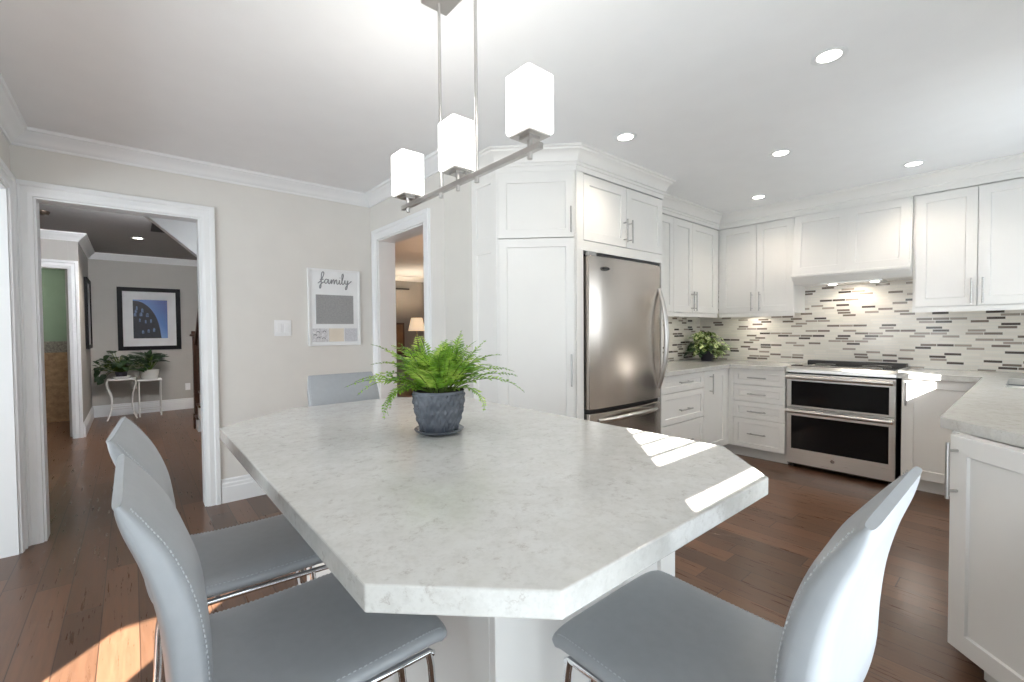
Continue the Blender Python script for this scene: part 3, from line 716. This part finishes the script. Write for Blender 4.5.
# ------------------------------------------------------------------ fern on the island
c = thing('potted_fern', 'bright green fern in a textured grey pot on the island', 'potted plant', (0.812, 1.351, 0.914))
sau = MB().lathe([(0.0, 0.0), (0.055, 0.0), (0.082, 0.010), (0.086, 0.017), (0.082, 0.019), (0.060, 0.010), (0.0, 0.009)], 48).build('saucer', M['glaze'], c, smooth=60)
m = MB(); prof = []; NA, NZ = 144, 60
rz = [(0.053, 0.0095), (0.060, 0.014), (0.070, 0.04), (0.080, 0.08), (0.0855, 0.12), (0.087, 0.143), (0.087, 0.150)]
def interp(z):
    for (r0, z0), (r1, z1) in zip(rz, rz[1:]):
        if z <= z1: return r0+(r1-r0)*(z-z0)/(z1-z0)
    return rz[-1][0]
vs = []; fs = []
for i in range(NZ+1):
    z = 0.0095+(0.150-0.0095)*i/NZ; r0 = interp(z)
    for k in range(NA):
        a = 2*PI*k/NA
        # overlapping leaf relief: pointed ridges fanning from the base
        u = 0; vv = (z-0.01)/0.14; rel = 0
        for j in range(5):
            cy = 0.05+j*0.22; off = 0.5*(j % 2); uu = ((k/NA*12+off) % 1)-0.5
            dy_ = vv-cy
            if -0.05 < dy_ < 0.30:
                wl = 0.46*math.sin(PI*(dy_+0.05)/0.35)**0.8
                if abs(uu) < wl: rel = max(rel, 0.0062*(1-abs(uu)/wl)*(0.5+0.5*math.cos(abs(uu)*14+dy_*20)) + 0.0012)
        rr = r0+(rel if 0.02 < vv < 0.93 else 0.001)
        vs.append((rr*math.cos(a), rr*math.sin(a), z))
for i in range(NZ):
    for k in range(NA): fs.append((i*NA+k, i*NA+(k+1) % NA, (i+1)*NA+(k+1) % NA, (i+1)*NA+k))
m.add(vs, fs); m.f.append(tuple(range(NA))[::-1]); m.build('pot', M['glaze'], c, smooth=70)
MB().lathe([(0.0, 0.138), (0.084, 0.138), (0.0868, 0.150), (0.0, 0.1395)], 32).build('soil', M['soil'], c)
def frond(mb, st_, az, L, rise, droop, wmax=0.037, npin=20):
    """arching frond with paired leaflets; st_ stem mesh"""
    n = 40; pts = []; p = Vector((0.028*math.cos(az), 0.028*math.sin(az), 0.140)); el = rise; yawv = az
    cur = rnd.uniform(-0.9, 0.9)
    for i in range(n+1):
        pts.append(p.copy()); t_ = i/n
        e = el-droop*(t_**1.5); yv = yawv+cur*t_
        p = p+Vector((math.cos(yv)*math.cos(e), math.sin(yv)*math.cos(e), math.sin(e)))*(L/n)
    st_.tube(pts[::4], [0.0016*(1-0.7*i/10) for i in range(11)], 4)
    for j in range(npin):
        t_ = 0.14+0.86*j/npin; i = min(n-1, int(t_*n)); q = pts[i].lerp(pts[i+1], t_*n-i)
        d = (pts[i+1]-pts[i]).normalized(); sd = d.cross(Vector((0, 0, 1)))
        if sd.length < 0.1: sd = Vector((-math.sin(az), math.cos(az), 0))
        sd.normalize(); upv = sd.cross(d)
        ln = wmax*(min(1, 0.55+1.6*t_)*(1-t_**3.2)+0.14)*rnd.uniform(0.9, 1.1)
        for s_ in (-1, 1):
            ax = (sd*s_*0.90+d*0.42+upv*rnd.uniform(-0.15, 0.45)).normalized(); wv = (d-ax*d.dot(ax)).normalized()*max(ln*0.15, 0.003); dn = upv*(-ln*0.10)
            a = q; tip = q+ax*ln+dn*1.5; m1 = q+ax*ln*0.4
            mb.add([a, m1+wv, tip, m1-wv, m1+upv*ln*0.05], [(0, 4, 1), (1, 4, 2), (2, 4, 3), (3, 4, 0)])
fm, sm = MB(), MB()
N = 60
for k in range(N):
    az = (2*PI*k*0.381966+rnd.uniform(-0.2, 0.2)) % (2*PI); f_ = (k+0.5)/N
    rise = 1.45-1.0*f_+rnd.uniform(-0.12, 0.12); L = 0.19+0.10*f_**0.7+rnd.uniform(-0.03, 0.02); droop = 0.35+0.85*f_+rnd.uniform(-0.2, 0.3)
    if abs(az-4.0) < 0.95: rise = max(rise, 0.95+rnd.uniform(-0.1, 0.2)); L = min(L, 0.19); droop = min(droop, 0.8)
    frond(fm, sm, az, L, rise, droop)
for az, L, dr_ in ((2.1, 0.25, 2.2), (2.45, 0.22, 2.5), (2.8, 0.23, 2.3), (-0.75, 0.19, 2.3), (1.2, 0.2, 2.0)):
    frond(fm, sm, az, L, 0.45, dr_, 0.030)
fm.build('fronds', M['frond'], c); sm.build('stems', M['fern_stem'], c)

# ------------------------------------------------------------------ leafy plants
def leaf(mb, base_, d, upv, L, W, fold=0.25, curl=0.3):
    d = d.normalized(); s_ = d.cross(upv).normalized(); u_ = s_.cross(d)
    prof = [(0.0, 0.0), (0.12, 0.62), (0.35, 1.0), (0.6, 0.85), (0.82, 0.45), (1.0, 0.0)]
    vs = []
    for t_, wv in prof:
        cpt = base_+d*(L*t_)-u_*(curl*L*t_*t_)
        vs += [cpt+s_*(W/2*wv)+u_*(fold*W/2*wv), cpt, cpt-s_*(W/2*wv)+u_*(fold*W/2*wv)]
    fs = []
    for i in range(len(prof)-1):
        a = i*3; fs += [(a, a+1, a+4, a+3), (a+1, a+2, a+5, a+4)]
    mb.add(vs, fs)
c = thing('potted_pothos', 'variegated pothos plant in the counter corner', 'potted plant', (4.84, 2.37, 0.914))
MB().lathe([(0.0, 0.0), (0.055, 0.0), (0.075, 0.10), (0.078, 0.11), (0.070, 0.11), (0.066, 0.095), (0.0, 0.09)], 28).build('pot', M['dark_pot'], c, smooth=40)
lm, smm, dk = MB(), MB(), MB()
for k in range(170):
    az = rnd.uniform(0, 2*PI); el = rnd.uniform(-0.05, 1.45); r = rnd.uniform(0.10, 0.215)
    tip = Vector((math.cos(az)*math.cos(el)*r*1.05, math.sin(az)*math.cos(el)*r*0.95, 0.085+math.sin(el)*r*1.12))
    if tip.y > 0.19: tip.y = 0.19
    if tip.z < 0.03: tip.z = 0.03
    smm.tube([(0, 0, 0.085), tip*0.55+Vector((0, 0, 0.06)), tip], 0.0018, 4)
    d = Vector((math.cos(az+rnd.uniform(-1, 1)), math.sin(az+rnd.uniform(-1, 1)), rnd.uniform(-0.7, 0.25)))
    leaf(dk if tip.x < -0.10 and rnd.random() < 0.7 else lm, tip, d, Vector((rnd.uniform(-.3, .3), rnd.uniform(-0.9, 0.0), 1)), rnd.uniform(0.065, 0.095), rnd.uniform(0.05, 0.07))
lm.build('leaves', M['pothos'], c, smooth=80); smm.build('stems', M['fern_stem'], c); dk.build('leaves', M['dark_leaf'], c, smooth=80)['label'] = 'dark green leaves on the left side'

# ------------------------------------------------------------------ pendant over the island
PX, PY = 0.88, 1.319
c = thing('pendant_light', 'satin nickel linear pendant with three square opal shades', 'pendant light', (PX, PY, ZC))
MB().box(-0.055, 0.055, -0.15, 0.15, -0.022, -0.0005).build('canopy', M['nickel'], c, bevel=0.004)
for y in (-0.112, 0.112):
    r_ = MB().tube([(0, y, -0.688), (0, y, -0.02)], 0.0058, 10).build('rod', M['nickel'], c, smooth=50)
    MB().tube([(0, y, -0.722), (0, y, -0.703)], 0.0085, 10).build('rod_cap', M['nickel'], r_, smooth=50)
MB().box(-0.0085, 0.0085, -0.416, 0.416, -0.705, -0.687).build('bar', M['nickel'], c, bevel=0.0015)
for y in (-0.370, 0.0, 0.370):
    hd = MB().tube([(0, y, -0.722), (0, y, -0.666)], 0.0075, 10).box(-0.021, 0.021, y-0.021, y+0.021, -0.668, -0.660).box(-0.041, 0.041, y-0.041, y+0.041, -0.660, -0.653).build('shade_holder', M['nickel'], c, smooth=30)
    hw, q_ = 0.051, 0.008
    MB().prism([(-hw+q_, y-hw), (hw-q_, y-hw), (hw-.002, y-hw+.002), (hw, y-hw+q_), (hw, y+hw-q_), (hw-.002, y+hw-.002), (hw-q_, y+hw), (-hw+q_, y+hw), (-hw+.002, y+hw-.002), (-hw, y+hw-q_), (-hw, y-hw+q_), (-hw+.002, y-hw+.002)], -0.6525, -0.487).build('shade', M['shade'], c, bevel=0.006, seg=3)
    light('pendant_bulb', 'POINT', (PX, PY+y, ZC-0.44), 1.6, (1, 0.96, 0.90), shadow_soft_size=0.06)

# ------------------------------------------------------------------ recessed lights
RL = [((2.395, 0.62), 'recessed ceiling light nearest the viewer at upper right', 9), ((2.398, 1.70), 'recessed ceiling light in front of the refrigerator cabinet', 9),
      ((3.45, 1.17), 'recessed ceiling light in the middle of the kitchen ceiling', 9), ((4.45, 0.615), 'recessed ceiling light above the right wall cabinets', 9),
      ((4.44, 1.69), 'recessed ceiling light near the back corner of the kitchen', 9), ((0.09, 7.45), 'recessed ceiling light in the hall', 42)]
for (x, y), lab, e in RL:
    c = thing('recessed_light', lab, 'ceiling light', (x, y, ZC), group='recessed ceiling lights')
    MB().lathe([(0.046, -0.002), (0.062, -0.006), (0.070, -0.003), (0.070, -0.0005), (0.046, -0.0005)], 32).build('trim_ring', M['trim'], c, smooth=40)
    MB().lathe([(0.0, -0.0035), (0.046, -0.0030), (0.046, -0.0008), (0.0, -0.0008)], 32).build('lens', M['down'], c)
    light('downlight', 'SPOT', (x, y, ZC-0.03), e*1.4, (1.0, 0.87, 0.72), aim=(0, 0, -1), spot_size=math.radians(135), spot_blend=0.8, shadow_soft_size=0.05)
light('hood_light', 'SPOT', (UX+0.16, 1.10, 1.655), 4.5, (1.0, 0.85, 0.68), aim=(0.35, 0, -1), spot_size=math.radians(150), spot_blend=0.6, shadow_soft_size=0.04)
for x, y in ((4.25, 2.45), (5.02, 1.95)):
    light('under_cabinet_light', 'AREA', (x, y, 1.41), 0.8, (1.0, 0.92, 0.80), aim=(0, 0, -1), shape='DISK', size=0.08)
c = tag(MB().lathe([(0.0, -0.04), (0.05, -0.036), (0.062, -0.015), (0.065, -0.0005), (0, -0.0005)], 28, (-0.65, 6.38, ZC)).build('smoke_detector', M['brass'], smooth=50), 'dark round detector on the hall ceiling', 'smoke detector')

# ------------------------------------------------------------------ memo board and switch
c = thing('memo_board', 'white framed family memo board with grey panel on the wall', 'memo board', (1.115, YW, 1.150))
BW, BH = 0.437, 0.648
MB().box(0.010, BW-0.010, -0.016, -0.0005, 0.010, BH-0.010).build('backing', M['board_white'], c)
MB().box(0, 0.018, -0.024, -0.0005, 0, BH).box(BW-0.018, BW, -0.024, -0.0005, 0, BH).box(0.018, BW-0.018, -0.024, -0.0005, 0, 0.018).box(0.018, BW-0.018, -0.024, -0.0005, BH-0.018, BH).build('frame', M['trim'], c, bevel=0.002)
MB().box(0.062, BW-0.062, -0.021, -0.015, 0.185, 0.430).build('felt_panel', M['chalk'], c)
for x0, x1, k in ((0.030, 0.158, 'pad_print'), (0.164, 0.290, 'pad_cream'), (0.298, 0.408, 'pad_grey')):
    MB().box(x0, x1, -0.020, -0.0155, 0.034, 0.146).build('note_pad', M[k], c, bevel=0.001)
m = MB()
for x, z in ((0.075, 0.115), (0.125, 0.118), (0.078, 0.068), (0.120, 0.062), (0.05, 0.09)):
    m.tube([(x-0.014, -0.0215, z), (x, -0.0215, z+0.008), (x+0.014, -0.0215, z-0.002)], 0.0035, 5)
m.build('pad_print', M['grey_paint'], c)
strokes = [[(-0.3, 0.0), (0.2, 0.6), (0.75, 2.0), (0.68, 2.6), (0.38, 2.2), (0.28, 0.5), (0.18, -0.9), (0.0, -1.05), (0.02, -0.5), (0.45, 0.1), (0.8, 0.35)], [(0.05, 0.85), (0.7, 0.95)],
           [(1.5, 0.85), (1.15, 1.0), (0.88, 0.5), (1.05, 0.05), (1.4, 0.35), (1.6, 0.95), (1.55, 0.3), (1.7, 0.0), (1.95, 0.3)],
           [(1.95, 0.3), (2.13, 0.95), (2.13, 0.0), (2.35, 0.75), (2.58, 0.95), (2.62, 0.0), (2.85, 0.75), (3.08, 0.95), (3.12, 0.2), (3.3, 0.0), (3.5, 0.3)],
           [(3.5, 0.3), (3.65, 0.95), (3.62, 0.2), (3.78, 0.0), (4.0, 0.4)], [(3.72, 1.4), (3.76, 1.5)],
           [(4.0, 0.4), (4.35, 1.8), (4.3, 2.4), (4.1, 2.0), (4.1, 0.3), (4.3, 0.0), (4.55, 0.4)],
           [(4.55, 0.4), (4.65, 0.95), (4.7, 0.3), (4.95, 0.1), (5.2, 0.95), (5.12, 0.0), (4.95, -1.0), (4.72, -1.1), (4.8, -0.6), (5.3, 0.2), (5.9, 0.85)]]
m = MB(); k = 0.0455
for s_ in strokes:
    pts = catmull([(x, z, 0) for x, z in s_], 6)
    m.tube([(0.095+p.x*k, -0.0165, 0.525+(p.y+0.12*p.x*0)*k*0.82) for p in pts], 0.0042, 6)
m.build('lettering', M['grey_paint'], c)['label'] = 'grey script lettering reading family'
c = thing('light_switch', 'white double light switch plate left of the memo board', 'light switch', (0.863, YW, 1.237))
MB().box(0, 0.125, -0.007, -0.0005, 0, 0.128).build('plate', M['switch'], c, bevel=0.003)
for x in (0.018, 0.072): MB().box(x, x+0.035, -0.011, -0.0065, 0.03, 0.098).build('rocker', M['switch'], c, bevel=0.002)

# ------------------------------------------------------------------ hall furnishings
c = thing('framed_picture', 'large black framed photo of a dark arched building under blue sky', 'picture', (-0.158, HY, 1.00))
PW, PH = 0.785, 0.985
fr = MB(); t_ = 0.062
fr.box(0, t_, -0.035, -0.001, 0, PH).box(PW-t_, PW, -0.035, -0.001, 0, PH).box(t_, PW-t_, -0.035, -0.001, 0, t_).box(t_, PW-t_, -0.035, -0.001, PH-t_, PH)
fr.build('frame', M['black_frame'], c, bevel=0.003)
MB().box(t_, PW-t_, -0.015, -0.002, t_, PH-t_).build('mat_board', M['mat'], c)
ax0, ax1, az0, az1 = 0.185, 0.612, 0.185, 0.795
pr = MB().box(ax0, ax1, -0.018, -0.0155, az0, az1).build('print', M['print'], c)
edge_ = catmull([(0.0, 0.595, 0), (0.10, 0.575, 0), (0.20, 0.49, 0), (0.275, 0.36, 0), (0.32, 0.20, 0), (0.345, 0.0, 0)], 5)
MB().prism([(ax0, az0)]+[(ax0+p.x, az0+p.y) for p in edge_], -0.0195, -0.0182, 'y').build('printed_building', M['print_dark'], pr)
m = MB()
for row, (sc, n0, h2) in enumerate(((0.80, 5, 0.045), (0.58, 4, 0.04), (0.36, 3, 0.035))):
    for i in range(n0):
        p = edge_[3+int(i*(len(edge_)-9)/max(1, n0-1))]; x, z = ax0+p.x*sc*0.97+0.005, az0+p.y*(0.55+0.42*sc)-0.03
        if z-h2 < az0+0.01: continue
        w2 = 0.011+0.003*((i*7+row) % 3)
        m.prism([(x-w2, z-h2), (x+w2, z-h2), (x+w2, z), (x+w2*0.6, z+0.014), (x, z+0.018), (x-w2*0.6, z+0.014), (x-w2, z)], -0.0208, -0.0196, 'y')
m.build('printed_windows', M['print_light'], pr)
c = thing('framed_picture', 'narrow black framed picture seen edge-on on the short hall wall', 'picture', (-0.47, 9.0, 1.06), PI/2)
def frame2():
    W2, H2, t2 = 0.72, 0.97, 0.05   # local x runs toward -Y after rotation
    m = MB(); m.box(-W2, -W2+t2, -0.035, -0.001, 0, H2).box(-t2, 0, -0.035, -0.001, 0, H2).box(-W2+t2, -t2, -0.035, -0.001, 0, t2).box(-W2+t2, -t2, -0.035, -0.001, H2-t2, H2)
    m.build('frame', M['black_frame'], c); MB().box(-W2+t2, -t2, -0.020, -0.002, t2, H2-t2).build('print', M['print_mono'], c)
frame2()
def stand(x, y, w_, h_, lab, curved):
    c = thing('plant_stand', lab, 'plant stand', (x, y, 0), group='white metal plant stands in the hall')
    hw = w_/2
    m = MB()
    for (a, b_) in (((-hw, -hw), (hw, -hw)), ((hw, -hw), (hw, hw)), ((hw, hw), (-hw, hw)), ((-hw, hw), (-hw, -hw))):
        m.tube([(a[0], a[1], h_-0.012), (b_[0], b_[1], h_-0.012)], 0.011, 6)
    m.box(-hw, hw, -hw, hw, h_-0.006, h_).build('top', M['white_metal'], c)
    m = MB(); zz = 0.16 if curved else 0.10; q = hw*0.86
    for (a, b_) in (((-q, -q), (q, -q)), ((q, -q), (q, q)), ((q, q), (-q, q)), ((-q, q), (-q, -q))): m.tube([(a[0], a[1], zz), (b_[0], b_[1], zz)], 0.006, 6)
    m.build('stretcher', M['white_metal'], c)
    for sx in (-1, 1):
        for sy in (-1, 1):
            if curved: pts = catmull([(sx*hw, sy*hw, h_-0.01), (sx*(hw+0.012), sy*(hw+0.012), h_*0.86), (sx*(hw-0.03), sy*(hw-0.03), h_*0.55), (sx*(hw-0.03), sy*(hw-0.03), h_*0.25), (sx*(hw+0.015), sy*(hw+0.015), 0.008)], 6)
            else: pts = [Vector((sx*hw*0.92, sy*hw*0.92, h_-0.01)), Vector((sx*hw*0.92, sy*hw*0.92, 0.0))]
            MB().tube(pts, 0.011, 6).build('leg', M['white_metal'], c, smooth=50)
stand(-0.125, 8.82, 0.30, 0.60, 'left white metal plant stand with curved legs', True)
stand(0.20, 8.89, 0.28, 0.56, 'right white metal plant stand with straight legs', False)
c = thing('potted_plant', 'dark round-leaved plant on the left hall stand', 'potted plant', (-0.125, 8.82, 0.60))
MB().lathe([(0, 0), (0.10, 0), (0.115, 0.03), (0.11, 0.035), (0, 0.02)], 24).build('tray', M['white_metal'], c); MB().lathe([(0, 0.021), (0.06, 0.021), (0.075, 0.10), (0.07, 0.10), (0, 0.09)], 24).build('pot', M['dark_pot'], c)
lm, smm = MB(), MB()
for k in range(90):
    az = rnd.uniform(0, 2*PI); el = rnd.uniform(0.15, 1.45); r = rnd.uniform(0.12, 0.30)
    tip = Vector((math.cos(az)*math.cos(el)*r*1.15-0.02, math.sin(az)*math.cos(el)*r, 0.09+math.sin(el)*r))
    tip.x = max(tip.x, -0.24)
    smm.tube([(0, 0, 0.09), tip*0.5+Vector((0, 0, 0.06)), tip], 0.003, 4)
    leaf(lm, tip, Vector((math.cos(az)*(1 if math.cos(az) > 0 else 0.3), math.sin(az), rnd.uniform(-0.5, 0.4))), Vector((0, -0.4, 1)), rnd.uniform(0.08, 0.12), rnd.uniform(0.06, 0.08))
for (x, y, z) in ((-0.20, -0.02, -0.03), (-0.23, 0.0, 0.01), (-0.17, -0.05, 0.04)):
    smm.tube([(0, 0, 0.09), (x*0.6, y, 0.10), (x, y, z+0.03)], 0.003, 4); leaf(lm, Vector((x, y, z+0.03)), Vector((-0.6, -0.3, -0.6)), Vector((0, -1, .4)), 0.10, 0.08)
lm.build('leaves', M['dark_leaf'], c, smooth=80); smm.build('stems', M['fern_stem'], c)
c = thing('potted_plant', 'arching long-leaved plant in a white pot on the right hall stand', 'potted plant', (0.20, 8.89, 0.56))
MB().lathe([(0, 0), (0.10, 0), (0.125, 0.13), (0.128, 0.15), (0.115, 0.15), (0.11, 0.13), (0, 0.12)], 28).build('pot', M['white_pot'], c, smooth=40)
lm, smm = MB(), MB()
for k in range(38):
    az = rnd.uniform(0, 2*PI); el = rnd.uniform(0.6, 1.5); r = rnd.uniform(0.12, 0.24)
    tip = Vector((math.cos(az)*math.cos(el)*r, math.sin(az)*math.cos(el)*r, 0.13+math.sin(el)*r))
    smm.tube([(0, 0, 0.12), tip], 0.003, 4)
    tip.y = min(tip.y, 0.08)
    leaf(lm, tip, Vector((math.cos(az), math.sin(az)*(0.7 if math.sin(az) < 0 else 0.12), rnd.uniform(0.1, 1.5))), Vector((0, -0.5, 1)), rnd.uniform(0.12, 0.19), rnd.uniform(0.045, 0.07), curl=0.5)
lm.build('leaves', M['dark_leaf'], c, smooth=80); smm.build('stems', M['fern_stem'], c)
for x, z, lab in ((0.02, 0.45, 'white outlet plate behind the left plant stand'), (0.70, 0.37, 'white outlet plate near the staircase post')):
    c = thing('wall_outlet', lab, 'outlet', (x, HY, z)); MB().box(-0.035, 0.035, -0.007, -0.0005, -0.057, 0.057).build('plate', M['switch'], c, bevel=0.003)
    for zz in (-0.028, 0.028): MB().lathe([(0, 0), (0.016, 0), (0.016, 0.003), (0, 0.003)], 16).xf(Matrix.Translation((0, -0.0072, zz)) @ Matrix.Rotation(PI/2, 4, 'X')).build('socket', M['switch'], c)
# staircase rising toward the kitchen
c = thing('staircase', 'dark wood staircase with newel post at the hall doorway edge', 'staircase', (0.66, 7.25, 0))
MB().box(-0.045, 0.045, -0.045, 0.045, 0, 1.22).box(-0.058, 0.058, -0.058, 0.058, 0, 0.20).build('newel_post', M['dark_wood'], c, bevel=0.004)
MB().box(-0.07, 0.07, -0.07, 0.07, 1.221, 1.25).box(-0.055, 0.055, -0.055, 0.055, 1.25, 1.29).build('newel_cap', M['dark_wood'], c, bevel=0.006)
for i in range(7):
    y1 = -0.06-i*0.255; z1 = 0.185*(i+1)
    MB().box(-0.035, 1.02, y1-0.25, y1, z1-0.185, z1-0.0305).build('riser', M['trim'], c); MB().box(-0.05, 1.02, y1-0.255, y1+0.02, z1-0.03, z1).build('tread', M['dark_wood'], c, bevel=0.006)
    for yy in (-0.06, -0.185): MB().tube([(0.0, y1+yy, z1), (0.0, y1+yy, z1+0.90+(-yy-0.06)*0.72)], 0.016, 8).build('baluster', M['dark_wood'], c, smooth=50)
MB().prism([(-0.045, 1.10), (-0.045, 1.18), (-1.80, 1.18+1.755*0.7255), (-1.80, 1.10+1.755*0.7255)], -0.032, 0.032, 'x').build('handrail', M['dark_wood'], c, bevel=0.01)

# ------------------------------------------------------------------ room beyond the narrow doorway
c = thing('console_table', 'dark console table under the lit lamp beyond the doorway', 'table', (4.45, 8.45, 0))
MB().box(-0.6, 0.6, -0.2, 0.2, 0.74, 0.78).build('top', M['dark_wood'], c, bevel=0.004)
for sx in (-0.55, 0.55):
    for sy in (-0.15, 0.15): MB().box(sx-0.025, sx+0.025, sy-0.025, sy+0.025, 0, 0.7395).build('leg', M['dark_wood'], c)
c = thing('table_lamp', 'lit table lamp with cream shade beyond the narrow doorway', 'lamp', (4.55, 8.42, 0.78))
MB().lathe([(0, 0), (0.09, 0), (0.09, 0.02), (0.03, 0.05), (0.045, 0.16), (0.06, 0.24), (0.025, 0.36), (0.012, 0.42), (0.012, 0.50), (0, 0.50)], 24).build('base', M['lamp_base'], c, smooth=50)
MB().lathe([(0.175, 0.49), (0.115, 0.76), (0.112, 0.76), (0.172, 0.49)], 32).build('lamp_shade', M['lamp_shade'], c, smooth=50)
light('lamp_bulb', 'POINT', (4.55, 8.42, 1.47), 45, (1.0, 0.84, 0.64), shadow_soft_size=0.06)
light('lounge_fill_light', 'POINT', (4.2, 4.9, 1.6), 60, (1.0, 0.66, 0.42), shadow_soft_size=0.15)  # added warm fill without a fixture, to tint the lounge ceiling
c = tag(MB().tube([(3.4, HY-0.08, 2.20), (4.75, HY-0.08, 2.20)], 0.018, 8).tube([(3.45, HY-0.08, 2.20), (3.45, HY-0.02, 2.20)], 0.010, 6).tube([(4.7, HY-0.08, 2.20), (4.7, HY-0.02, 2.20)], 0.010, 6).build('curtain_rod', M['black_plastic']), 'black curtain rod high on the wall beyond the narrow doorway', 'curtain rod')
c = thing('framed_picture', 'brown panel picture leaning behind the lit lamp', 'picture', (4.12, 8.60, 0.781))
MB().box(-0.24, 0.24, 0.0, 0.03, 0, 0.66).build('frame', M['dark_wood'], c, bevel=0.004); MB().box(-0.20, 0.20, -0.003, 0.001, 0.04, 0.62).build('print', plain('brown_canvas_print', srgb(110, 82, 58), 0.7, var=0.3), c)
